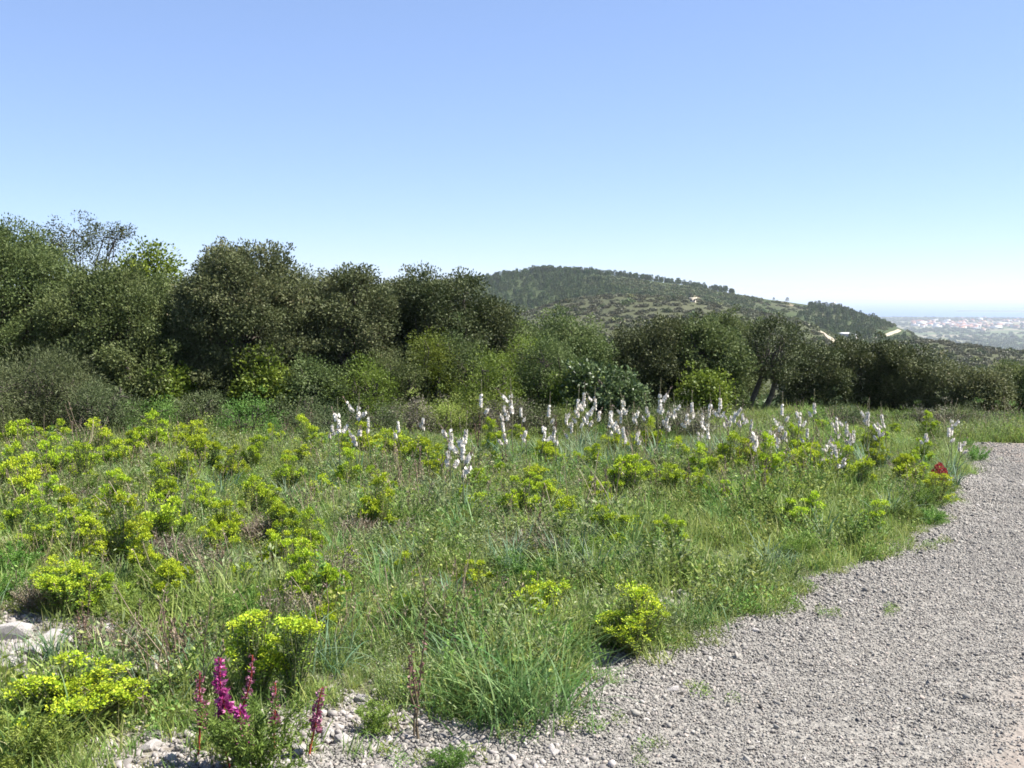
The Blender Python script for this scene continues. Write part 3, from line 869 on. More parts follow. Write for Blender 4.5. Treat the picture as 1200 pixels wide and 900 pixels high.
# ------------------------------------------------------------------ meadow plants
def spurge_parts(nst, R, H):
    st, lf, hd = MB(), MB(), MB()
    nb = max(7, nst // 9); br = []
    for j in range(nb):
        a = j * 2.399 + rng.normal(0, .5); d = math.sqrt((j + .5) / nb) * rng.uniform(.6, 1.2)
        br.append((np.array([math.cos(a) * R * d, math.sin(a) * R * d, H * (1 - .4 * d * d) * rng.uniform(.55, 1.15)]), rng.uniform(.05, .08)))
    for i in range(nst):
        c0, rs = br[i % nb]
        a = rng.uniform(0, 6.28); d = math.sqrt(rng.random())
        tip = c0 + np.array([math.cos(a) * rs * d, math.sin(a) * rs * d, .018 - .03 * d * d + rng.normal(0, .01)])
        b = np.array([c0[0] * .15, c0[1] * .15, -.02])
        p = wavy(b, tip, 5, .03, .02)
        tube(st, p, [.004, .0035, .003, .0026, .002], 3, rng.random())
        n = 22
        t = rng.uniform(.3, .97, n)
        c = np.stack([np.interp(t, np.linspace(0, 1, 5), p[:, k]) for k in range(3)], 1)
        az = rng.uniform(0, 6.28, n)
        leaves(lf, c, np.stack([np.cos(az), np.sin(az), rng.uniform(-.1, .7, n)], 1), rng.uniform(.02, .036, n), .008, rng.random(n))
        k = 24
        q = unit(rng.normal(size=(k, 3)) * np.array([1, 1, .5])) * rng.uniform(.2, 1, (k, 1)) * np.array([.030, .030, .022])
        c = tip + q + np.array([0, 0, .005])
        leaves(hd, c, q / .03 + np.array([0, 0, .5]) + rng.normal(size=(k, 3)) * .4, rng.uniform(.012, .020, k), rng.uniform(.012, .018, k), np.clip(rng.normal(.45, .3, k), 0, 1), nrm=np.array([0, 0, 1.]) + rng.normal(size=(k, 3)) * .5)
    return [('stems', st.mesh('stems', M['stem'])), ('leaves', lf.mesh('leaves', M['spurge_leaf'])), ('flower_heads', hd.mesh('flower_heads', M['spurge_head']))]
GS = 'yellow-flowering spurge bushes in the meadow'
SPURGE = [spurge_parts(n, .23, .37) for n in (120, 95, 105, 80, 130, 70, 60)]

HEADS = []
for i in range(6):
    hd = MB(); k = 38
    q = unit(rng.normal(size=(k, 3)) * np.array([1, 1, .55])) * rng.uniform(.2, 1, (k, 1)) * np.array([.034, .034, .026])
    leaves(hd, q, q / .03 + np.array([0, 0, .5]) + rng.normal(size=(k, 3)) * .4, rng.uniform(.010, .017, k), rng.uniform(.009, .014, k), np.clip(rng.normal(.45, .3, k), 0, 1), nrm=np.array([0, 0, 1.]) + rng.normal(size=(k, 3)) * .5)
    HEADS.append(hd.mesh('flower_head', M['spurge_head']))
def big_spurge(label, p, R, H, nst):
    t = thing('spurge_bush', label, 'spurge', (p[0], p[1], gz(p[0], p[1])), 0, GS)
    st, lf = MB(), MB()
    nb = max(7, nst // 9)
    br = []
    for j in range(nb):                            # branches that end in flat sprays of heads
        a = j * 2.399 + rng.normal(0, .5); d = math.sqrt((j + .5) / nb) * rng.uniform(.7, 1.1)
        br.append((np.array([math.cos(a) * R * d, math.sin(a) * R * d, H * (1 - .5 * d * d) * rng.uniform(.6, 1.12)]), rng.uniform(.05, .085)))
    for i in range(nst):
        c0, rs = br[i % nb]
        a = rng.uniform(0, 6.28); d = math.sqrt(rng.random())
        tip = c0 + np.array([math.cos(a) * rs * d, math.sin(a) * rs * d, .018 - .03 * d * d + rng.normal(0, .008)])
        b = np.array([c0[0] * .15, c0[1] * .15, -.02])
        q = wavy(b, tip, 5, .03, .02)
        tube(st, q, [.004, .0035, .003, .0026, .002], 3, rng.random())
        n = 30; tt = rng.uniform(.25, .97, n)
        c = np.stack([np.interp(tt, np.linspace(0, 1, 5), q[:, k]) for k in range(3)], 1); az = rng.uniform(0, 6.28, n)
        leaves(lf, c, np.stack([np.cos(az), np.sin(az), rng.uniform(-.1, .7, n)], 1), rng.uniform(.016, .03, n), .007, rng.random(n))
        o = link('flower_head', HEADS[rng.integers(0, 6)], t)
        o.location = tip + np.array([0, 0, .004]); o.rotation_euler = (rng.normal(0, .3), rng.normal(0, .3), rng.uniform(0, 6.28)); z = rng.uniform(.55, 1.05); o.scale = (z, z, z * .8)
    copy_parts([('stems', st.mesh('stems', M['stem'])), ('leaves', lf.mesh('leaves', M['spurge_leaf']))], t)
def on_ground(u, v):
    p = hit(u, v); return p
def put(parts, name, label, cat, p, s, group, sz=None, rz=None):
    t = thing(name, label, cat, (p[0], p[1], gz(p[0], p[1])), rng.uniform(0, 6.28) if rz is None else rz, group)
    t.scale = (s, s, s * (sz or 1))
    copy_parts(parts, t)
    return t


def zone(x, y):
    u = float(az_u(np.array([x]), np.array([y]))[0])
    names = [(170, 'grey brooms'), (385, 'big domed oak'), (470, 'brownish oak'), (660, 'junipers'), (750, 'blue-green shrub'), (860, 'dense dark oak'), (945, 'two-trunked oak'), (9999, 'edge row of oaks')]
    lm = [n for k, n in names if u < k][0]
    e = float(edge_x(np.array([y]))[0]) - x
    if y < Y_END and e < .55: return 'at the gravel edge toward ' + lm
    if y < 6.2: return 'in the stony front toward the ' + lm
    if y < 10.5: return 'midway across the meadow toward ' + lm
    return 'far out near the ' + lm
def sized(s, a, b):
    return 'small ' if s < a else ('large ' if s > b else '')

SL = 'yellow-green flowering spurge bush among the grass of the meadow'
special = {0: 'broad yellow spurge bush in front of the pale rocks, wider than any other', 1: 'yellow-green spurge standing right behind the pale rocks',
           2: 'yellow spurge rising just behind the magenta flower spikes', 3: 'narrow yellow spurge beside the magenta flower spikes',
           4: 'yellow spurge at the gravel edge with a bare stony spot beside it', 5: 'compact bright yellow spurge growing at the very edge of the gravel',
           6: 'yellow spurge below the dark red bush near the path bend'}
sp = [(85, 868, 165), (78, 722, 80), (300, 822, 66), (345, 824, 52), (640, 748, 62), (745, 770, 84), (1097, 594, 50),
      (150, 670, 62), (195, 652, 62), (168, 688, 50), (352, 720, 62), (390, 726, 50), (88, 634, 50), (30, 608, 62), (18, 585, 44), (60, 565, 44), (135, 614, 44), (215, 582, 44), (240, 565, 44),
      (320, 530, 26), (362, 532, 40), (445, 630, 50), (410, 674, 28), (610, 622, 46), (645, 612, 40), (732, 592, 46), (790, 645, 34), (510, 580, 44), (576, 538, 32), (460, 548, 54), (428, 545, 42), (490, 562, 50),
      (555, 592, 34), (690, 562, 34), (850, 562, 44), (900, 574, 44), (950, 576, 54), (985, 580, 44), (1012, 584, 40), (1060, 575, 34), (60, 538, 50), (120, 540, 50), (180, 536, 44), (222, 536, 44), (272, 578, 40),
      (300, 612, 44), (332, 640, 40), (252, 662, 44), (470, 690, 34), (362, 662, 44), (282, 712, 44), (322, 680, 44), (455, 740, 22), (202, 712, 40), (702, 600, 34), (662, 640, 30), (762, 538, 34), (872, 556, 36), (1080, 556, 30), (280, 500, 40), (105, 655, 40), (60, 640, 44),
      (20, 640, 44), (410, 582, 36), (380, 600, 36), (340, 580, 34), (300, 552, 34), (20, 538, 40), (150, 560, 44), (100, 575, 44), (190, 600, 40), (240, 610, 36), (540, 610, 30), (580, 566, 30), (640, 556, 30), (720, 540, 30), (800, 552, 30), (930, 548, 34), (1030, 556, 30), (820, 590, 28), (700, 660, 26), (380, 760, 40)]
for i, (u, v, w) in enumerate(sp):
    p = on_ground(u, v); s = w * p[1] / FPX / .48
    if i < 6:
        w_ = w * p[1] / FPX
        big_spurge(special[i], p, w_ * .48, (.32, .30, .40, .40, .30, .32)[i], (230, 130, 80, 60, 80, 120)[i]); continue
    k = i % 7
    put(SPURGE[k], 'spurge_bush', special.get(i, sized(s, .75, 1.05) + 'yellow-green spurge bush ' + zone(p[0], p[1])), 'spurge', p, s, GS, sz=float(np.clip(.50 / (.36 * s), .9, 1.6)) if i > 6 else {0: .9, 2: 1.3, 3: 1.5}.get(i, 1.0))

def ok_meadow(x, y, m=.1):
    return (x < edge_x(y) - m) | (y > Y_END + .3)

def rand_meadow(n, y0=4.0, y1=20.0, m=.15, xmin=-.56, xmax=.60, pw=1.0):
    out = []
    while len(out) < n:
        y = y0 + (y1 - y0) * rng.random() ** pw; x = rng.uniform(xmin, xmax) * y
        if not ok_meadow(x, y, m): continue
        out.append((x, y))
    return out
n = 0
for (x, y) in rand_meadow(600, 5.6, 17.5, .3, pw=.9):
    if rng.random() > np.interp(x / y, [-.5, -.2, .1, .4], [.9, .75, .6, .5]): continue
    ss = rng.uniform(.38, .8); put(SPURGE[rng.integers(0, 7)], 'spurge_bush', sized(ss, .75, 1.05) + 'yellow-green spurge bush ' + zone(x, y), 'spurge', (x, y), ss, GS, sz=rng.uniform(1.0, 1.4))
    n += 1
    if n >= 150: break

# asphodels
def asphodel_parts(H, nb, dense=1.0):
    st, fl, bd, lv = MB(), MB(), MB(), MB()
    lean = rng.normal(0, .04, 2)
    top = np.array([lean[0] * H, lean[1] * H, H])
    main = wavy((0, 0, -.03), top, 8, .012)
    tube(st, main, np.linspace(.008, .003, 8), 5, .6)
    spikes = [(main, rng.uniform(.6, .74), 1.0, 44)]
    for i in range(nb):
        t = rng.uniform(.40, .74)
        b = np.array([np.interp(t, np.linspace(0, 1, 8), main[:, k]) for k in range(3)])
        a = rng.uniform(0, 6.28); L = H * rng.uniform(.14, .32)
        e = b + np.array([math.cos(a) * L * .62, math.sin(a) * L * .62, L * .85])
        p = wavy(b, e, 8, .02)
        tube(st, p, np.linspace(.005, .002, 8), 4, .5)
        spikes.append((p, .35, 1.0, 26))
    ts = np.linspace(0, 1, 8)
    for (p, t0, t1, n) in spikes:
        n = int(n * dense)
        t = t0 + (t1 - t0) * .55 * rng.beta(1.3, 2.2, n)
        c = np.stack([np.interp(t, ts, p[:, k]) for k in range(3)], 1)
        az = rng.uniform(0, 6.28, n)
        out = np.stack([np.cos(az), np.sin(az), rng.uniform(.0, .6, n)], 1)
        c = c + out * .012
        for k in range(6):                         # six petals
            s1 = unit(np.cross(out, np.array([0.1, .2, 1.0]))); s2 = np.cross(out, s1)
            an = k * math.pi / 3
            d = unit(out) * .35 + s1 * math.cos(an) + s2 * math.sin(an)
            leaves(fl, c, d, rng.uniform(.017, .026, n), .0125, rng.random(n), nrm=out, curl=.1)
        m = 16
        t = rng.uniform(t0 + (t1 - t0) * .45, 1.0, m)
        c = np.stack([np.interp(t, ts, p[:, k]) for k in range(3)], 1)
        az = rng.uniform(0, 6.28, m)
        for q in (0, 1):
            leaves(bd, c, np.stack([np.cos(az), np.sin(az), np.full(m, 1.3)], 1), .022 * (1.25 - t * .6), .009, rng.random(m))
    nl = 26
    blades(lv, rng.normal(0, .02, (nl, 3)) * np.array([1, 1, 0]), rng.uniform(0, 6.28, nl), rng.uniform(.32, .58, nl), rng.uniform(.010, .018, nl), rng.uniform(.2, .65, nl), rng.uniform(.1, .7, nl), rng.random(nl), 5)
    return [('stem', st.mesh('stem', M['stem'])), ('flowers', fl.mesh('flowers', M['petal'])), ('buds', bd.mesh('buds', M['bud'])), ('leaves', lv.mesh('leaves', M['strap_blue']))]
ASPH = [asphodel_parts(1.0, nb, d) for nb, d in ((2, .8), (4, .8), (5, .7), (1, .8), (4, .9), (6, .8), (2, .7), (5, .6))]
GA = 'white asphodels at the back of the meadow'
AL = 'branched white asphodel flower spike in the crowd at the back of the meadow'
asp = [(398, 475, 11.4, 0, 'white asphodel spike, shorter of a pair standing apart before the brownish oak'), (418, 470, 11.4, 2, 'white many-branched asphodel, taller of a pair standing apart before the brownish oak'),
       (527, 492, 9.4, 4, AL), (545, 498, 9.0, 5, 'pinkish-white asphodel standing forward of the crowd among yellow spurges'), (540, 492, 10.2, 6, AL),
       (563, 456, 13.5, 3, 'slim single white asphodel spike in front of the rounded juniper'), (601, 452, 13.0, 0, 'tallest single white asphodel spike near the rounded juniper'), (596, 482, 12, 4, AL), (640, 470, 13.0, 3, 'slim white asphodel spike standing alone below the broad juniper'),
       (618, 500, 12, 6, AL), (632, 496, 12, 0, AL), (770, 450, 13.2, 0, 'white asphodel rising highest before the dense dark oak')]
for (u, v, k) in ((676, 462, 5), (684, 470, 1), (698, 462, 4), (712, 475, 0), (722, 488, 1), (730, 478, 4), (745, 462, 0), (750, 482, 2), (762, 470, 6), (778, 475, 1), (796, 470, 0), (802, 480, 7), (818, 488, 2), (828, 470, 4), (838, 468, 0), (850, 484, 7), (856, 472, 1),
                  (872, 488, 4), (890, 500, 1), (905, 500, 5), (918, 470, 3), (925, 502, 6), (955, 466, 6), (984, 485, 5), (990, 490, 4), (1012, 478, 0), (1018, 476, 6), (1035, 495, 1), (968, 520, 2), (976, 524, 7), (985, 518, 4), (1118, 486, 0), (1112, 500, 3), (1082, 505, 6), (1005, 498, 7), (945, 500, 3), (1122, 515, 7),
                  (661, 480, 7), (668, 492, 3), (738, 494, 3), (812, 468, 3), (866, 478, 6), (832, 492, 0), (846, 462, 3), (680, 455, 3), (655, 494, 1), (935, 478, 0), (1045, 480, 0), (915, 494, 2), (470, 488, 3), (500, 484, 6), (585, 470, 6), (612, 476, 3), (380, 492, 6), (430, 486, 3)):
    asp.append((u, v, float(np.interp(v, [450, 525], [14.5, 10.5]) * rng.uniform(.93, 1.08)), k, AL))
for (u, v, y, k, lab) in asp:
    p = at(u, v - 10, y); zb = gz(p[0], y)
    s = float(np.clip(p[2] - zb, .45, 1.6))
    t = put(ASPH[k], 'asphodel', lab if lab != AL else ('branched white asphodel ', 'slender white asphodel ')[k in (0, 3, 6)] + zone(p[0], y), 'asphodel', (p[0], y), s, GA)
    t.scale = (max(s, .85) * .9, max(s, .85) * .9, s); t.rotation_euler = (rng.normal(0, .05), rng.normal(0, .05), rng.uniform(0, 6.28))

# strap-leaved tufts
def tuft_parts(nl, L, W, mat, sp=.03):
    lv = MB()
    blades(lv, rng.normal(0, sp, (nl, 3)) * np.array([1, 1, 0]), rng.uniform(0, 6.28, nl), rng.uniform(.55, 1.1, nl) * L, rng.uniform(.7, 1.2, nl) * W, rng.uniform(.12, .75, nl), rng.uniform(.1, .9, nl), rng.random(nl), 5)
    return lv.mesh('leaf_tuft', mat)
TUFT = [tuft_parts(n, L, W, M[m], sp_) for n, L, W, m, sp_ in ((70, .40, .008, 'strap', .05), (50, .38, .010, 'strap_blue', .04), (95, .40, .0065, 'strap', .06), (42, .34, .011, 'strap_blue', .03), (70, .32, .007, 'strap', .05))]
GT = 'arching strap-leaved tufts in the meadow'
def put1(me, name, label, cat, x, y, s, group, rz=None):
    o = link(name, me); o.location = (x, y, gz(x, y)); o.rotation_euler = (0, 0, rng.uniform(0, 6.28)); o.scale = (s, s, s * rng.uniform(.85, 1.1))
    return tag(o, label, cat, group)
LEAF1 = []
for m_ in ('strap', 'strap_blue'):
    for i in range(4):
        b_ = MB(); blades(b_, np.zeros((1, 3)), 0.0, 1.0, 1.0 * (.015 + .003 * i), rng.uniform(.15, .6), rng.uniform(.2, .8), rng.random(1), 7); LEAF1.append((m_, b_.mesh('leaf', M[m_])))
def tuft(k, lab, x, y, s):
    col = ('green', 'blue-green', 'fine green', 'blue-green', 'green')[k]
    lab = lab or sized(s, .7, 1.0) + 'tuft of arching ' + col + ' leaves ' + zone(x, y)
    if y < 6.4 and s > .85:                        # near enough to see each leaf: every leaf an object
        t = thing('strap_leaf_tuft', lab, 'leaf tuft', (x, y, gz(x, y)), 0, GT)
        mm = 'strap_blue' if k in (1, 3) else 'strap'
        ms = [q for n_, q in LEAF1 if n_ == mm]
        for i in range((120, 70, 190, 60, 120)[k]):
            o = link('leaf', ms[rng.integers(0, 4)], t)
            L = s * rng.uniform(.14, .36); o.scale = (L, L * (.75 if k == 2 else 1.0), L)
            d = .075 * s
            o.location = (rng.normal(0, d), rng.normal(0, d), -.01); o.rotation_euler = (rng.normal(0, .12), rng.normal(0, .22), rng.uniform(0, 6.28))
        return t
    return put1(TUFT[k], 'strap_leaf_tuft', lab, 'leaf tuft', x, y, s, GT)
TL = 'tuft of arching green strap leaves growing among the meadow grass'
for (u, v, k, s, lab) in ((600, 850, 2, 1.5, 'largest tuft of arching grass leaves, standing at the stony gravel edge'), (560, 800, 0, 1.3, 'big arching leaf tuft right behind the largest tuft'), (575, 838, 2, 1.3, 'arching grass tuft leaning against the largest tuft on its stalk side'), (640, 838, 0, 1.25, 'arching leaf tuft between the largest tuft and the yellow spurge'), (660, 790, 4, 1.1, TL), (210, 800, 1, 1.25, 'loose blue-green leaf tuft between the broad yellow spurge and the magenta spikes'), (180, 830, 3, 1.0, TL), (390, 790, 1, 1.2, TL), (375, 750, 3, 1.0, TL), (60, 780, 3, .8, 'small blue-green leaf tuft sprouting from the pale rocks'),
                       (650, 690, 0, 1.2, TL), (700, 690, 1, 1.2, TL), (730, 660, 0, 1.2, TL), (690, 650, 3, 1.2, TL), (760, 690, 2, 1.0, TL), (340, 600, 1, 1.2, TL), (370, 590, 3, 1.3, TL), (260, 590, 1, 1.2, TL), (540, 640, 0, 1.2, TL), (480, 760, 0, 1.2, TL), (500, 740, 2, 1.1, TL), (820, 740, 4, .9, TL), (850, 720, 0, .9, TL), (900, 690, 4, 1, TL), (30, 900, 4, 1.1, TL), (450, 700, 2, 1, TL)):
    p = on_ground(u, v); tuft(k, lab if lab != TL else None, p[0], p[1], s)
for (x, y) in rand_meadow(190, 4.6, 17.5, .25, pw=1.0):
    if rocky(np.array([x]), np.array([y]))[0] > .4: continue
    tuft(int(rng.integers(0, 5)), None, x, y, rng.uniform(.6, 1.1))

# twiggy dwarf shrubs
def twig_parts(n=70, R=.2, H=.3):
    tw, lf = MB(), MB()
    for i in range(n):
        a = rng.uniform(0, 6.28); d = math.sqrt(rng.random())
        e = np.array([math.cos(a) * R * d, math.sin(a) * R * d, H * rng.uniform(.6, 1.1) * (1 - .35 * d)])
        p = wavy((0, 0, -.02), e, 5, .07)
        tube(tw, p, [.004, .003, .0025, .002, .0015], 3, rng.random())
        k = 26
        t = rng.uniform(.35, 1, k)
        c = np.stack([np.interp(t, np.linspace(0, 1, 5), p[:, q]) for q in range(3)], 1) + rng.normal(0, .008, (k, 3))
        leaves(lf, c, rng.normal(size=(k, 3)) + np.array([0, 0, .6]), rng.uniform(.010, .018, k), .006, rng.random(k))
    return [('twigs', tw.mesh('twigs', M['dry'])), ('leaves', lf.mesh('leaves', M['twig']))]
TW = [twig_parts(60 + 10 * i, .2, .26) for i in range(4)]
TWL = 'low brownish twiggy dwarf shrub among the meadow grass'
for (u, v, s) in ((245, 690, 1.1), (300, 640, 1), (205, 660, .9), (390, 690, 1.2), (700, 640, .9), (640, 650, 1.2), (600, 660, 1.1), (480, 640, 1.0), (420, 640, 1.1), (775, 560, 1.4), (330, 740, 1.1), (110, 760, .8), (240, 770, .9), (820, 560, 1.1), (660, 560, 1.2), (1060, 560, 1.1)):
    p = on_ground(u, v); put(TW[rng.integers(0, 4)], 'dwarf_shrub', sized(s, .8, 1.15) + 'brownish twiggy dwarf shrub ' + zone(p[0], p[1]), 'dwarf shrub', p, s, 'brown twiggy dwarf shrubs in the meadow')
for (x, y) in rand_meadow(45, 5, 17, .3):
    s = rng.uniform(.5, 1.2); put(TW[rng.integers(0, 4)], 'dwarf_shrub', sized(s, .8, 1.15) + 'brownish twiggy dwarf shrub ' + zone(x, y), 'dwarf shrub', (x, y), s, 'brown twiggy dwarf shrubs in the meadow')

# magenta flower spikes, and the feathery plant at their foot
def snap_parts(H, nf, full, mat='magenta'):
    st, fl, lf = MB(), MB(), MB()
    p = wavy((0, 0, -.02), (rng.normal(0, .02), rng.normal(0, .02), H), 6, .02)
    tube(st, p, np.linspace(.005, .0025, 6), 5, .7)
    ts = np.linspace(0, 1, 6)
    t = np.linspace(.45, .98, nf)
    c = np.stack([np.interp(t, ts, p[:, k]) for k in range(3)], 1)
    for i in range(nf):
        a = i * 2.399; sz = full * (1.15 - .75 * (t[i] - .45) / .55)
        o = np.array([math.cos(a), math.sin(a), .35]); k = 9
        base = c[i] + o * .006
        d = o + rng.normal(size=(k, 3)) * .55
        leaves(fl, np.repeat(base[None], k, 0) + rng.normal(0, .004, (k, 3)), d, .030 * sz * rng.uniform(.7, 1.2, k), .017 * sz, np.clip(rng.normal(.5, .28, k), 0, 1))
    k = 40; t = rng.uniform(.03, .5, k)
    c = np.stack([np.interp(t, ts, p[:, q]) for q in range(3)], 1)
    az = rng.uniform(0, 6.28, k)
    leaves(lf, c, np.stack([np.cos(az), np.sin(az), np.full(k, .5)], 1), rng.uniform(.03, .05, k), .008, rng.random(k))
    return [('stem', st.mesh('stem', M['maroon'])), ('flowers', fl.mesh('flowers', M[mat])), ('leaves', lf.mesh('leaves', M['herb']))]
for (u, vb, vt, nf, full, lab) in ((284, 905, 832, 26, 1.45, 'bright magenta flower spike, the fullest of its cluster'), (270, 900, 772, 34, 1.15, 'tall magenta flower spike just behind the fullest one'), (232, 890, 785, 20, .8, 'faded mauve flower spike next to the loose blue-green tuft'),
                              (362, 890, 805, 22, .85, 'magenta flower spike leaning beside the narrow yellow spurge'), (322, 885, 800, 20, .7, 'thin dark magenta flower spike between the fuller spikes'), (278, 870, 760, 18, .6, 'slim maroon flower spike in front of the yellow spurge')):
    p = on_ground(u, vb); top = at(u, vt, p[1]); H = top[2] - p[2]
    t = thing('flower_spike', lab, 'flower', p, 0, 'magenta flower spikes at the front of the meadow')
    copy_parts(snap_parts(H, nf, full, 'magenta' if full > 1 else 'mauve'), t); t.rotation_euler = (rng.normal(0, .10), rng.normal(0, .13), 0)
def feathery(R, H, n):
    mb = MB()
    for i in range(26):                            # fronds fanning out from the root, each with fine leaflets
        a = rng.uniform(0, 6.28); d = math.sqrt(rng.random()) * rng.uniform(.6, 1.2)
        e = np.array([math.cos(a) * R * d, math.sin(a) * R * d, H * (1.05 - .55 * d) * rng.uniform(.5, 1.25)])
        p = wavy((e[0] * .15, e[1] * .15, 0), e, 6, .06, .03)
        tube(mb, p, np.linspace(.003, .001, 6), 3, .4)
        k = n // 26; t = rng.uniform(.2, 1, k); wd = .05 * (1.1 - t) + .008
        c = np.stack([np.interp(t, np.linspace(0, 1, 6), p[:, q]) for q in range(3)], 1)
        dr = rng.normal(size=(k, 3)) + np.array([math.cos(a), math.sin(a), .5])
        leaves(mb, c + unit(rng.normal(size=(k, 3))) * (wd * rng.random(k))[:, None], dr, rng.uniform(.012, .026, k), .005, np.clip(rng.random() * .5 + rng.random(k) * .5, 0, 1))
    return mb.mesh('feathery_herb', M['feather'])
FE = [feathery(.22, .24, 3600), feathery(.2, .2, 3000), feathery(.25, .28, 4200)]
for (u, v, s, lab) in ((300, 915, 1.15, 'feathery green herb at the foot of the magenta flower spikes'), (25, 905, 1.1, 'dense dark green feathery herb below the broad yellow spurge'), (440, 860, .7, 'small feathery herb on the bare gravel near the red-stemmed plant'), (530, 905, .6, 'little feathery herb at the front rim of the gravel')):
    p = on_ground(u, v); put1(FE[rng.integers(0, 3)], 'feathery_herb', lab, 'herb', p[0], p[1], s, 'feathery herbs at the front of the meadow')
for (x, y) in rand_meadow(150, 5.5, 17, -.05, pw=1.2):
    s = rng.uniform(.55, 1.2); put1(FE[rng.integers(0, 3)], 'feathery_herb', sized(s, .75, 1.02) + 'feathery green herb ' + zone(x, y), 'herb', x, y, s, 'feathery herbs in the meadow')

# dark red bush, red-brown dock stalks
p = on_ground(1100, 578)
t = thing('red_bush', 'small dark red leafy bush near the path bend', 'shrub', p); t.scale = (.42, .42, .74)
cr = MB(); nn = 900
a = rng.uniform(0, 6.28, nn); d = np.sqrt(rng.random(nn))
c = np.stack([np.cos(a) * .2 * d, np.sin(a) * .2 * d, .42 - .16 * d * d - .2 * rng.random(nn) ** 2], 1)
leaves(cr, c, rng.normal(size=(nn, 3)) + np.array([0, 0, .6]), rng.uniform(.03, .05, nn), .022, rng.random(nn))
cr.build('foliage', M['maroon'], t)
st = MB()
for i in range(14):
    tube(st, wavy((0, 0, -.02), c[i], 4, .05), [.005, .004, .003, .002], 4)
st.build('stems', M['dry'], t)
def dock(H, nb):
    st, sd = MB(), MB()
    for i in range(nb):
        p = wavy((rng.normal(0, .02), rng.normal(0, .02), -.02), (rng.normal(0, .06), rng.normal(0, .06), H * rng.uniform(.6, 1)), 6, .03)
        tube(st, p, np.linspace(.005, .002, 6), 4, .2)
        k = 50; tt = rng.uniform(.35, 1, k)
        c = np.stack([np.interp(tt, np.linspace(0, 1, 6), p[:, q]) for q in range(3)], 1)
        leaves(sd, c, rng.normal(size=(k, 3)) + np.array([0, 0, .4]), .018, .010, rng.random(k) * .6)
    return [('stems', st.mesh('stems', M['dry'])), ('seed_heads', sd.mesh('seed_heads', M['maroon_dry']))]
M['maroon_dry'] = leaf_mat('seed_head', [(0, (.08, .045, .035)), (.5, (.16, .09, .065)), (1, (.28, .18, .13))], trans=.1, vary=.15)
DK = [dock(.55, 3), dock(.42, 4)]
DL = 'reddish-brown seed stalk standing among the meadow grass'
for (u, v, s, lab) in ((488, 868, 1.0, 'dark reddish-brown stalks rising from the bare gravel'), (206, 800, .9, 'thin dark seed stalk in the blue-green leaf tuft'), (455, 590, 1.1, DL), (487, 592, 1.1, DL), (590, 570, 1.1, DL), (715, 590, .9, DL), (770, 590, .9, DL), (630, 640, .9, DL), (260, 690, .8, DL), (560, 540, 1.2, DL), (540, 560, 1.2, DL), (100, 770, .7, DL), (650, 520, 1.1, DL), (808, 600, 1, DL)):
    q = on_ground(u, v); put(DK[rng.integers(0, 2)], 'seed_stalk', lab if lab != DL else 'reddish-brown seed stalk ' + zone(q[0], q[1]), 'seed stalk', q, s, 'brown seed stalks in the meadow')

# pale limestone rocks
def rock_me():
    bm = hull_mesh(26, 1, rng.uniform(.6, .9), rng.uniform(.4, .6))
    return bm_me(bm, 'limestone_rock', M['rock'])
RK = [rock_me() for _ in range(6)]
RL = 'pale limestone rock lying on the bare ground at the front of the meadow'
for (u, v, px, lab) in ((14, 748, 56, 'largest pale limestone slab beside the small blue-green tuft'), (46, 770, 44, RL), (8, 784, 46, RL), (64, 750, 34, RL), (132, 746, 52, 'pale limestone block behind the broad yellow spurge'), (158, 758, 38, RL), (140, 775, 28, RL), (112, 758, 28, RL), (30, 790, 22, RL), (84, 762, 24, RL), (24, 762, 26, RL), (70, 778, 20, RL), (100, 775, 18, RL), (172, 772, 20, RL), (120, 788, 18, RL), (180, 862, 26, RL), (178, 878, 30, RL), (200, 890, 24, RL), (400, 872, 30, 'white limestone rock on the gravel near the dark reddish stalks'), (385, 862, 22, RL), (440, 880, 18, RL), (425, 822, 24, RL), (500, 880, 16, RL), (555, 872, 18, RL), (790, 812, 22, RL), (800, 700, 26, 'pale rock in a bare spot halfway up the meadow'), (780, 696, 18, RL), (815, 706, 16, RL), (690, 800, 16, RL), (650, 885, 20, RL), (700, 760, 16, RL), (885, 742, 16, RL), (600, 890, 16, RL), (350, 880, 26, RL), (210, 702, 20, RL), (195, 706, 14, RL), (15, 545, 16, RL), (12, 560, 14, RL), (755, 515, 8, RL)):
    q = on_ground(u, v); s = px * q[1] / FPX / 1.9
    o = put1(RK[rng.integers(0, 6)], 'limestone_rock', lab if lab != RL else sized(px, 18, 25) + 'pale limestone rock ' + zone(q[0], q[1]), 'rock', q[0], q[1], s, 'pale limestone rocks in the meadow')
    o.location.z += s * .26

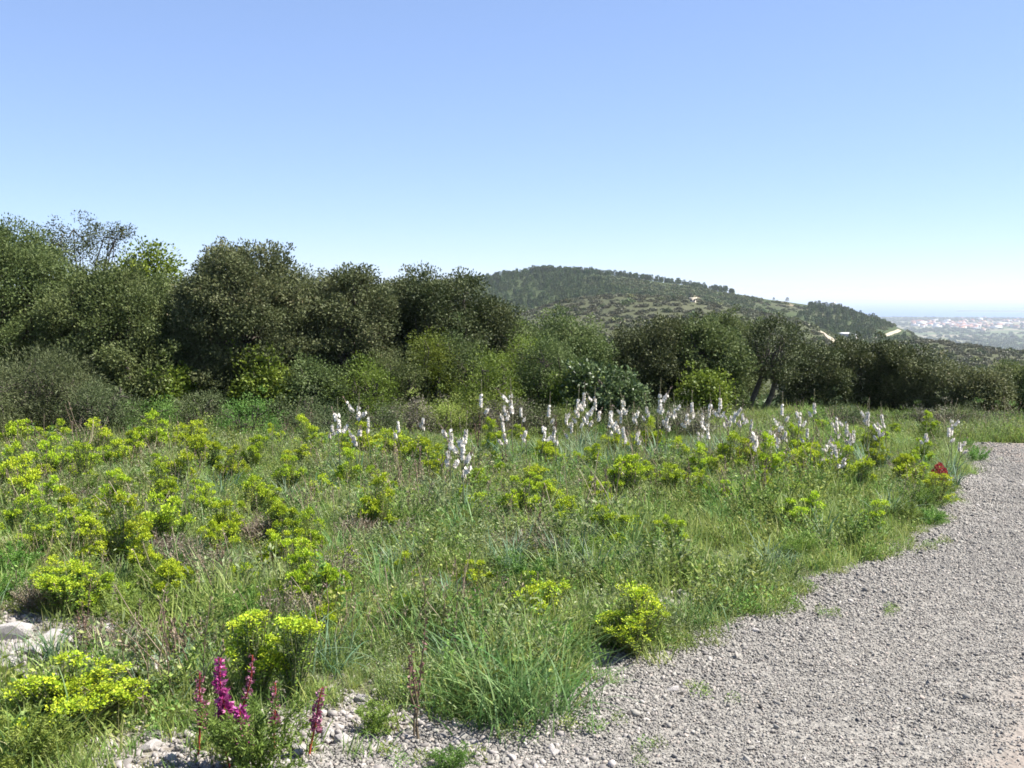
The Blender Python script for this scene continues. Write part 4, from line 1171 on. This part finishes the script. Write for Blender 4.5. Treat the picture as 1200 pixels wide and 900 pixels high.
# ------------------------------------------------------------------ grass, herbs and dry stems: uncountable ground cover
def cover_points(n, y0, y1, pw, margin=.0, xm=.6):
    y = y0 + (y1 - y0) * rng.random(n) ** pw
    x = rng.uniform(-xm, xm, n) * (y + 1.0)
    e = edge_x(y)
    fuzz = rng.exponential(.07, n) - .12 - margin
    k = ((x < e + fuzz) | (y > Y_END + .15)) & (rng.random(n) > .93 * rocky(x, y))
    x, y = x[k], y[k]
    return x, y
def put_cover(name, label, cat, protos, mat, n, y0, y1, pw, smin, smax, margin=0., patch=None, tilt=.15):
    x, y = cover_points(n, y0, y1, pw, margin)
    if patch is not None:
        f = fbm(x, y, patch[0], patch[1]); k = f > patch[2] + rng.normal(0, .25, len(x)); x, y = x[k], y[k]
    z = ground(x, y) - .005
    tall = np.clip(1 + .45 * fbm(x, y, .55, 21) + .25 * fbm(x, y, 2.2, 17), .45, 1.9)
    s = rng.uniform(smin, smax, len(x)) * tall * np.interp(x - edge_x(y), [-.5, 0, .3], [1, .55, .4]) ** (y < Y_END)
    rot = np.stack([rng.normal(0, tilt, len(x)), rng.normal(0, tilt, len(x)), rng.uniform(0, 6.28, len(x))], 1)
    o = scatter(name, protos, mat, np.stack([x, y, z], 1), rot, np.repeat(s[:, None], 3, 1))
    tag(o, label, cat)
    return o
def grass_proto(n, L, W, sp):
    mb = MB()
    blades(mb, rng.normal(0, sp, (n, 3)) * np.array([1, 1, 0]), rng.uniform(0, 6.28, n), rng.uniform(.4, 1.1, n) * L, W * rng.uniform(.7, 1.2, n), rng.uniform(.05, .6, n), rng.uniform(0, .7, n), rng.random(n), 3)
    return mb
def herb_proto(n, R, H, L, W):
    mb = MB()
    a = rng.uniform(0, 6.28, n); d = np.sqrt(rng.random(n))
    c = np.stack([np.cos(a) * R * d, np.sin(a) * R * d, H * (1 - .5 * d * d) * rng.random(n) ** .7], 1)
    leaves(mb, c, np.stack([np.cos(a) * .7, np.sin(a) * .7, np.full(n, .45)], 1) + rng.normal(size=(n, 3)) * .5, rng.uniform(.6, 1.3, n) * L, W, rng.random(n))
    return mb
def dry_proto(n, H):
    mb = MB()
    for i in range(n):
        b = np.array([rng.normal(0, .05), rng.normal(0, .05), 0]); e = b + np.array([rng.normal(0, .09), rng.normal(0, .09), H * rng.uniform(.5, 1.1)])
        p = wavy(b, e, 4, .04); tube(mb, p, [.0022, .002, .0016, .0012], 3, rng.random())
        k = 9; c = np.repeat(p[-1][None], k, 0) - np.array([0, 0, 1.]) * rng.random((k, 1)) * .07
        leaves(mb, c, rng.normal(size=(k, 3)) * .5 + np.array([0, 0, 1.]), .016, .005, rng.random(k))
    return mb
gp = [grass_proto(42, .25, .0050, .05) for _ in range(6)]
put_cover('meadow_grass', 'fine green grass covering the meadow between the flowering plants', 'grass', gp, M['grass'], 15000, 3.6, 23, .75, .6, 1.2)
gp2 = [grass_proto(36, .17, .0065, .05) for _ in range(5)]
put_cover('short_grass', 'short fresh grass at the foot of the meadow plants', 'grass', gp2, M['grass'], 15000, 3.6, 20, 1.0, .6, 1.2)
hp = [herb_proto(90, .10, .17, .030, .014) for _ in range(5)]
put_cover('low_herbs', 'low broad-leaved green herbs carpeting the meadow floor', 'herbs', hp, M['herb'], 13000, 3.8, 22, .8, .5, 1.15, patch=(1.3, 4, -.5))
def stalk_proto(n, H, L, W):
    mb = MB()
    for i in range(n):
        b = np.array([rng.normal(0, .03), rng.normal(0, .03), 0]); e = b + np.array([rng.normal(0, .08), rng.normal(0, .08), H * rng.uniform(.6, 1.1)])
        p = wavy(b, e, 5, .04); tube(mb, p, [.003, .0028, .0024, .002, .0014], 3, .3)
        k = 26; t = rng.random(k); a = rng.uniform(0, 6.28, k)
        c = np.stack([np.interp(t, np.linspace(0, 1, 5), p[:, q]) for q in range(3)], 1)
        leaves(mb, c, np.stack([np.cos(a), np.sin(a), np.full(k, .5)], 1), L * (1.25 - .7 * t) * rng.uniform(.7, 1.2, k), W, rng.random(k))
    return mb
sk = [stalk_proto(7, .34, .045, .013) for _ in range(5)]
put_cover('leafy_stalks', 'upright leafy green stalks standing out of the meadow grass', 'herbs', sk, M['herb'], 3000, 4.4, 21, .8, .5, 1.0, margin=.05, patch=(.9, 14, -.2))
hb = [herb_proto(120, .11, .20, .022, .007) for _ in range(4)]
put_cover('grey_herbs', 'grey-green fine-leaved herbs spread in patches through the meadow', 'herbs', hb, M['greyherb'], 12000, 4.0, 22, .75, .6, 1.4, patch=(1.7, 8, -.3))
dp = [dry_proto(9, .34) for _ in range(5)]
put_cover('dry_stems', 'thin dry brown stems of last year standing in the grass', 'dry stems', dp, M['dry'], 1100, 4.0, 21, .8, .6, 1.3, margin=.1, patch=(2.1, 11, -.3))
# sparse weeds on the gravel
w = []
for (u, v) in ((815, 815), (810, 690), (960, 725), (1040, 720), (940, 720), (1085, 645), (620, 870), (700, 860), (540, 890), (460, 895), (760, 890), (1100, 640)):
    q = hit(u, v)
    for k in range(4): w.append((q[0] + rng.normal(0, .07), q[1] + rng.normal(0, .07)))
w = np.array(w)
o = scatter('gravel_weeds', hp, M['herb'], np.stack([w[:, 0], w[:, 1], ground(w[:, 0], w[:, 1]) + .012], 1), np.stack([np.zeros(len(w)), np.zeros(len(w)), rng.uniform(0, 6.28, len(w))], 1), np.repeat(rng.uniform(.25, .5, len(w))[:, None], 3, 1))
tag(o, 'tiny green weeds sprouting through the loose gravel', 'weeds')

# ------------------------------------------------------------------ hillsides
def blob_proto(n, R, H, L, flat=1.0):
    mb = MB()
    d = unit(rng.normal(size=(n, 3))); d[:, 2] = np.abs(d[:, 2]) * 1.0 - .15
    c = d * np.array([R, R, H]) * rng.uniform(.6, 1.05, (n, 1)) * (1 + .25 * np.sin(d[:, :1] * 5 + rng.random() * 6) * np.cos(d[:, 1:2] * 4))
    c[:, 2] += .05 * H
    leaves(mb, c, d + rng.normal(size=(n, 3)) * .6, L * rng.uniform(.6, 1.3, n), L * .8, rng.random(n), nrm=d + rng.normal(size=(n, 3)) * .4)
    return mb
def pine_proto(n, H):
    mb = MB()
    t = rng.random(n) ** .8
    a = rng.uniform(0, 6.28, n)
    R = H * .30 * np.sqrt(1 - t * .9) * rng.uniform(.5, 1.05, n)
    c = np.stack([np.cos(a) * R, np.sin(a) * R, H * (.22 + .78 * t)], 1)
    leaves(mb, c, np.stack([np.cos(a), np.sin(a), np.full(n, .35)], 1) + rng.normal(size=(n, 3)) * .4, H * .12 * rng.uniform(.6, 1.2, n), H * .08, rng.random(n))
    tube(mb, [(0, 0, -.3), (0, 0, H * .5), (0, 0, H * .9)], [H * .03, H * .02, H * .008], 4, 0)
    return mb
M['hill_scrub'] = leaf_mat('hill_scrub_leaf', [(0, (.048, .068, .020)), (.5, (.090, .115, .036)), (1, (.15, .17, .066))], trans=.15, vary=.35, hue=.03)
M['hill_heath'] = leaf_mat('hill_heath_leaf', [(0, (.060, .068, .032)), (.5, (.092, .098, .048)), (1, (.13, .125, .072))], trans=.15, vary=.3, hue=.03)
M['pine'] = leaf_mat('pine_needles', [(0, (.032, .058, .014)), (.5, (.062, .098, .024)), (1, (.105, .145, .04))], trans=.1, vary=.3, hue=.02)
def hill_points(n, r0, r1, u0=-250, u1=1450):
    u = rng.uniform(u0, u1, n); r = np.sqrt(r0 ** 2 + (r1 ** 2 - r0 ** 2) * rng.random(n))
    a = np.arctan((u - 600) / FPX)
    x, y = r * np.sin(a), r * np.cos(a)
    return x, y, r, u
def near_track(x, y, d=5):
    o = np.zeros(len(x), bool)
    for tr in TRACKS:
        for p, q in zip(tr[:-1], tr[1:]):
            ab = q[:2] - p[:2]; t = np.clip(((x - p[0]) * ab[0] + (y - p[1]) * ab[1]) / max(ab @ ab, 1e-6), 0, 1)
            o |= np.hypot(x - p[0] - t * ab[0], y - p[1] - t * ab[1]) < d
    for (px, py, rr) in BARE:
        o |= np.hypot((x - px), (y - py) * .35) < rr * 1.1
    return o
TRACKS = []
for px in (((950, 382), (962, 389), (975, 399), (990, 409)), ((1030, 396), (1042, 392), (1054, 387), (1066, 382)), ((1000, 397), (1015, 398), (1030, 396))):
    TRACKS.append([hit(u, v) for u, v in px])
def place(x, y, s):
    n = len(x)
    return np.stack([x, y, ground(x, y) - .1 * s], 1), np.stack([np.zeros(n), np.zeros(n), rng.uniform(0, 6.28, n)], 1), np.repeat(s[:, None], 3, 1)
bp = [blob_proto(170, 1.0, .85, .42) for _ in range(6)]
x, y, r, u = hill_points(34000, 60, 1000)
pine = sstep(600, 640, r) * (1 - sstep(700, 790, u + .1 * (r - 700) + 40 * fbm(x, y, 70.)))
pine = np.maximum(pine, sstep(790, 815, r) * (1 - sstep(870, 920, r)) * (u < 1000))
pine = np.maximum(pine, sstep(590, 620, r) * (1 - sstep(840, 860, r)) * sstep(860, 900, u) * .75)
dry = dryness(x, y)
isp = rng.random(len(x)) < pine
clear = near_track(x, y)
hs_ = ~isp & (rng.random(len(x)) > dry * .985) & ~clear
s = rng.uniform(1.0, 2.4, len(x)) * np.interp(r, [60, 300], [.7, 1])
P_, R_, S_ = place(x[hs_], y[hs_], s[hs_])
tag(scatter('hill_scrub', bp, M['hill_scrub'], P_, R_, S_), 'dark green scrub covering the distant hillsides', 'scrub')
hh = ~isp & ~hs_ & ~clear
P_, R_, S_ = place(x[hh], y[hh], s[hh] * .75)
tag(scatter('hill_heath', bp, M['hill_heath'], P_, R_, S_ * np.array([1, 1, .8])), 'brownish low heath on the dry spurs below the hill', 'heath')
pp = [pine_proto(260, 1.0) for _ in range(5)]
x2, y2, r2, u2 = hill_points(14000, 590, 930)
pine2 = sstep(590, 640, r2) * (1 - sstep(690, 790, u2 + .1 * (r2 - 700) + 40 * fbm(x2, y2, 70.)))
pine2 = np.maximum(pine2, sstep(800, 815, r2) * (1 - sstep(870, 920, r2)) * (u2 < 860) * .6)
pine2 = np.maximum(pine2, sstep(590, 610, r2) * (1 - sstep(800, 840, r2)) * sstep(930, 960, u2) * (u2 < 1060) * .8)
k = (rng.random(len(x2)) < pine2) & ~near_track(x2, y2, 7)
s = rng.uniform(3.2, 5.6, len(x2))
P_, R_, S_ = place(x2[k], y2[k], s[k])
tag(scatter('pine_wood', pp, M['pine'], P_, R_, S_), 'dark pine wood covering the flank of the distant hill', 'wood')
# pines that stand out one by one along the skyline
PM = [p.mesh('pine_tree', M['pine']) for p in pp]
for i, uu in enumerate(list(np.linspace(585, 840, 44)) + [905, 925, 968, 972, 978, 984, 990]):
    uu = uu + rng.normal(0, 2); a = math.atan((uu - 600) / FPX); rr = 850 + rng.uniform(-6, 4)
    x, y = rr * math.sin(a), rr * math.cos(a)
    s = rng.uniform(3.2, 6.0) * (1.0 if 618 < uu < 700 else .65)
    o = link('pine_tree', PM[i % 5]); o.location = (x, y, gz(x, y) - .3); o.scale = (s * rng.uniform(1, 1.5), s * 1.2, s); o.rotation_euler = (0, 0, rng.uniform(0, 6))
    tag(o, 'dark pine standing out on the skyline of the distant hill', 'pine tree', 'pines along the hill skyline')

# sandy tracks on the hill
m_sand = noise_mat('sandy_track', [(.3, (.26, .22, .16)), (.7, (.36, .31, .23))], .4)
for tr in TRACKS:
    mb = MB(); pts = []
    tr = np.array(tr); n = 40
    tt = np.linspace(0, 1, n); src = np.linspace(0, 1, len(tr))
    cx = np.interp(tt, src, tr[:, 0]); cy2 = np.interp(tt, src, tr[:, 1])
    d = unit(np.stack([np.gradient(cx), np.gradient(cy2)], 1)); nn_ = np.stack([-d[:, 1], d[:, 0]], 1)
    rows = []
    for w in ((-1.4, -.5, .5, 1.4) if tr[0][0] > 200 else (-2.6, -1, 1, 2.6)):
        X = cx + nn_[:, 0] * w; Y = cy2 + nn_[:, 1] * w
        rows.append(np.stack([X, Y, ground(X, Y) + .45 + np.where(abs(w) > 1.2, -.1, 0)], 1))
    V = np.stack(rows, 1).reshape(-1, 3)
    q = [(i * 4 + j, i * 4 + j + 1, i * 4 + j + 5, i * 4 + j + 4) for i in range(n - 1) for j in range(3)]
    mb.add(V, quads=q)
    tag(mb.build('sandy_track', m_sand, smooth=True), kind='structure')

# ------------------------------------------------------------------ buildings far off
def plain_mat(name, c, rough=.8):
    return noise_mat(name, [(.3, tuple(a * .88 for a in c)), (.7, c)], .8, rough=rough)
M['white_wall'] = plain_mat('white_wall', (.60, .585, .555)); M['cream_wall'] = plain_mat('cream_wall', (.66, .58, .46)); M['rose_wall'] = plain_mat('rose_wall', (.46, .36, .30))
M['tile_roof'] = plain_mat('tile_roof', (.42, .19, .12)); M['grey_roof'] = plain_mat('grey_roof', (.55, .55, .54)); M['glass_dark'] = plain_mat('dark_window', (.04, .05, .06), .2)
def box(mb, x0, x1, y0, y1, z0, z1):
    v = [(x, y, z) for z in (z0, z1) for y in (y0, y1) for x in (x0, x1)]
    mb.add(v, quads=[(0, 2, 3, 1), (4, 5, 7, 6), (0, 1, 5, 4), (1, 3, 7, 5), (3, 2, 6, 7), (2, 0, 4, 6)])
def gable(mb, w, d, z, h, o=.4):
    v = [(-w - o, -d - o, z), (w + o, -d - o, z), (w + o, d + o, z), (-w - o, d + o, z), (-w - o, 0, z + h), (w + o, 0, z + h)]
    mb.add(v, quads=[(0, 1, 5, 4), (2, 3, 4, 5), (0, 3, 2, 1)], tris=[(0, 4, 3), (1, 2, 5)])
def house_meshes(w, d, z, h, wall, roof):
    a = MB(); box(a, -w, w, -d, d, -2.0, z); b = MB(); gable(b, w, d, z + .02, h)
    return [('wall', a.mesh('wall', M[wall])), ('roof', b.mesh('roof', M[roof]))]
def detailed_house(label, p, rz, w, d, z, h, wall, roof, s=1, ext=True):
    t = thing('farm_building', label, 'building', (p[0], p[1], gz(p[0], p[1])), rz)
    t.scale = (s, s, s)
    copy_parts(house_meshes(w, d, z, h, wall, roof), t)
    nw = max(2, int(w / 1.6))
    for k in range(nw):
        x = -w + (k + .5) * 2 * w / nw
        m_ = MB(); box(m_, x - .45, x + .45, -d - .06, -d + .05, z * .35, z * .75); m_.build('window', M['glass_dark'], t)
    m_ = MB(); box(m_, -.5 + w * .3, .5 + w * .3, -d - .05, -d + .04, -.2, z * .33); m_.build('door', M['rose_wall'], t)
    if ext:
        m_ = MB(); box(m_, w + .01, w + w * .7, -d * .8, d * .8, -2, z * .7); m_.build('annex', M['white_wall'], t)
        m_ = MB(); box(m_, w - .0 + .02, w + w * .7 + .3, -d * .8 - .3, d * .8 + .3, z * .7 + .02, z * .7 + .25); m_.build('annex_roof', M[roof], t)
p = hit(988, 396); detailed_house('long low white farm building between the two sandy tracks', p, .35, 4.6, 2.4, 2.2, .9, 'white_wall', 'grey_roof')
p = hit(976, 361); detailed_house('small white house on the hill skyline above the sandy tracks', (p[0], p[1]), -.3, 1.8, 1.6, 3.4, .8, 'white_wall', 'grey_roof', ext=False)
p = hit(812, 354); detailed_house('small pale house below the bare orange earth on the hill flank', p, -.2, 1.2, 1.0, 1.4, .4, 'cream_wall', 'cream_wall', ext=False)
KIND = [(house_meshes(6, 5, 6, 2, 'white_wall', 'tile_roof'), 'white house with a red tiled roof in the far town by the water'), (house_meshes(8, 5, 5, 2.2, 'cream_wall', 'tile_roof'), 'cream house with a red tiled roof in the far town by the water'),
        (house_meshes(14, 8, 7, 1.2, 'white_wall', 'grey_roof'), 'long white flat-roofed block in the far town by the water'), (house_meshes(6, 6, 8, 2, 'rose_wall', 'tile_roof'), 'rose-coloured house with a red tiled roof in the far town by the water')]
GH = 'houses of the far town by the water'
for i in range(230):
    if i < 110: u = rng.uniform(1068, 1145); v = rng.normal(378 + (u - 1068) * .06, 1.8)
    else: u = rng.uniform(1120, 1240); v = rng.normal(381, 3.4)
    v = float(np.clip(v, 372, 392)); p = hit(u, v)
    if np.hypot(p[0], p[1]) < 2000: continue
    k = int(rng.choice(4, p=[.4, .2, .22, .18]))
    t = thing('town_house', KIND[k][1], 'house', (p[0], p[1], gz(p[0], p[1])), rng.uniform(0, 3.1), GH)
    s = rng.uniform(.8, 1.5); t.scale = (s, s, s)
    copy_parts(KIND[k][0], t)
# trees of the plain
n = 9000
u = rng.uniform(960, 1330, n); a = np.arctan((u - 600) / FPX); r = 1500 + 5200 * rng.random(n)
x, y = r * np.sin(a), r * np.cos(a)
k = fbm(x, y, 420., 6) + rng.normal(0, .4, n) > .1
x, y = x[k], y[k]; s = rng.uniform(4, 9, len(x))
P_, R_, S_ = place(x, y, s)
tag(scatter('plain_trees', bp, M['hill_scrub'], P_, R_, S_), 'far trees and groves dotting the coastal plain', 'trees')

# ------------------------------------------------------------------ haze
mb = MB(); box(mb, -33000, 33000, -33000, 33000, SEA - 8.5, 46)
m, nt, out = new_mat('haze_air')
pv = nt.nodes.new('ShaderNodeVolumePrincipled')
pv.inputs['Color'].default_value = (.80, .88, 1.0, 1)
pv.inputs['Density'].default_value = 1.05e-4
pv.inputs['Anisotropy'].default_value = .2
nt.links.new(pv.outputs[0], out.inputs['Volume'])
hz = mb.build('haze', m)
tag(hz, kind='stuff')
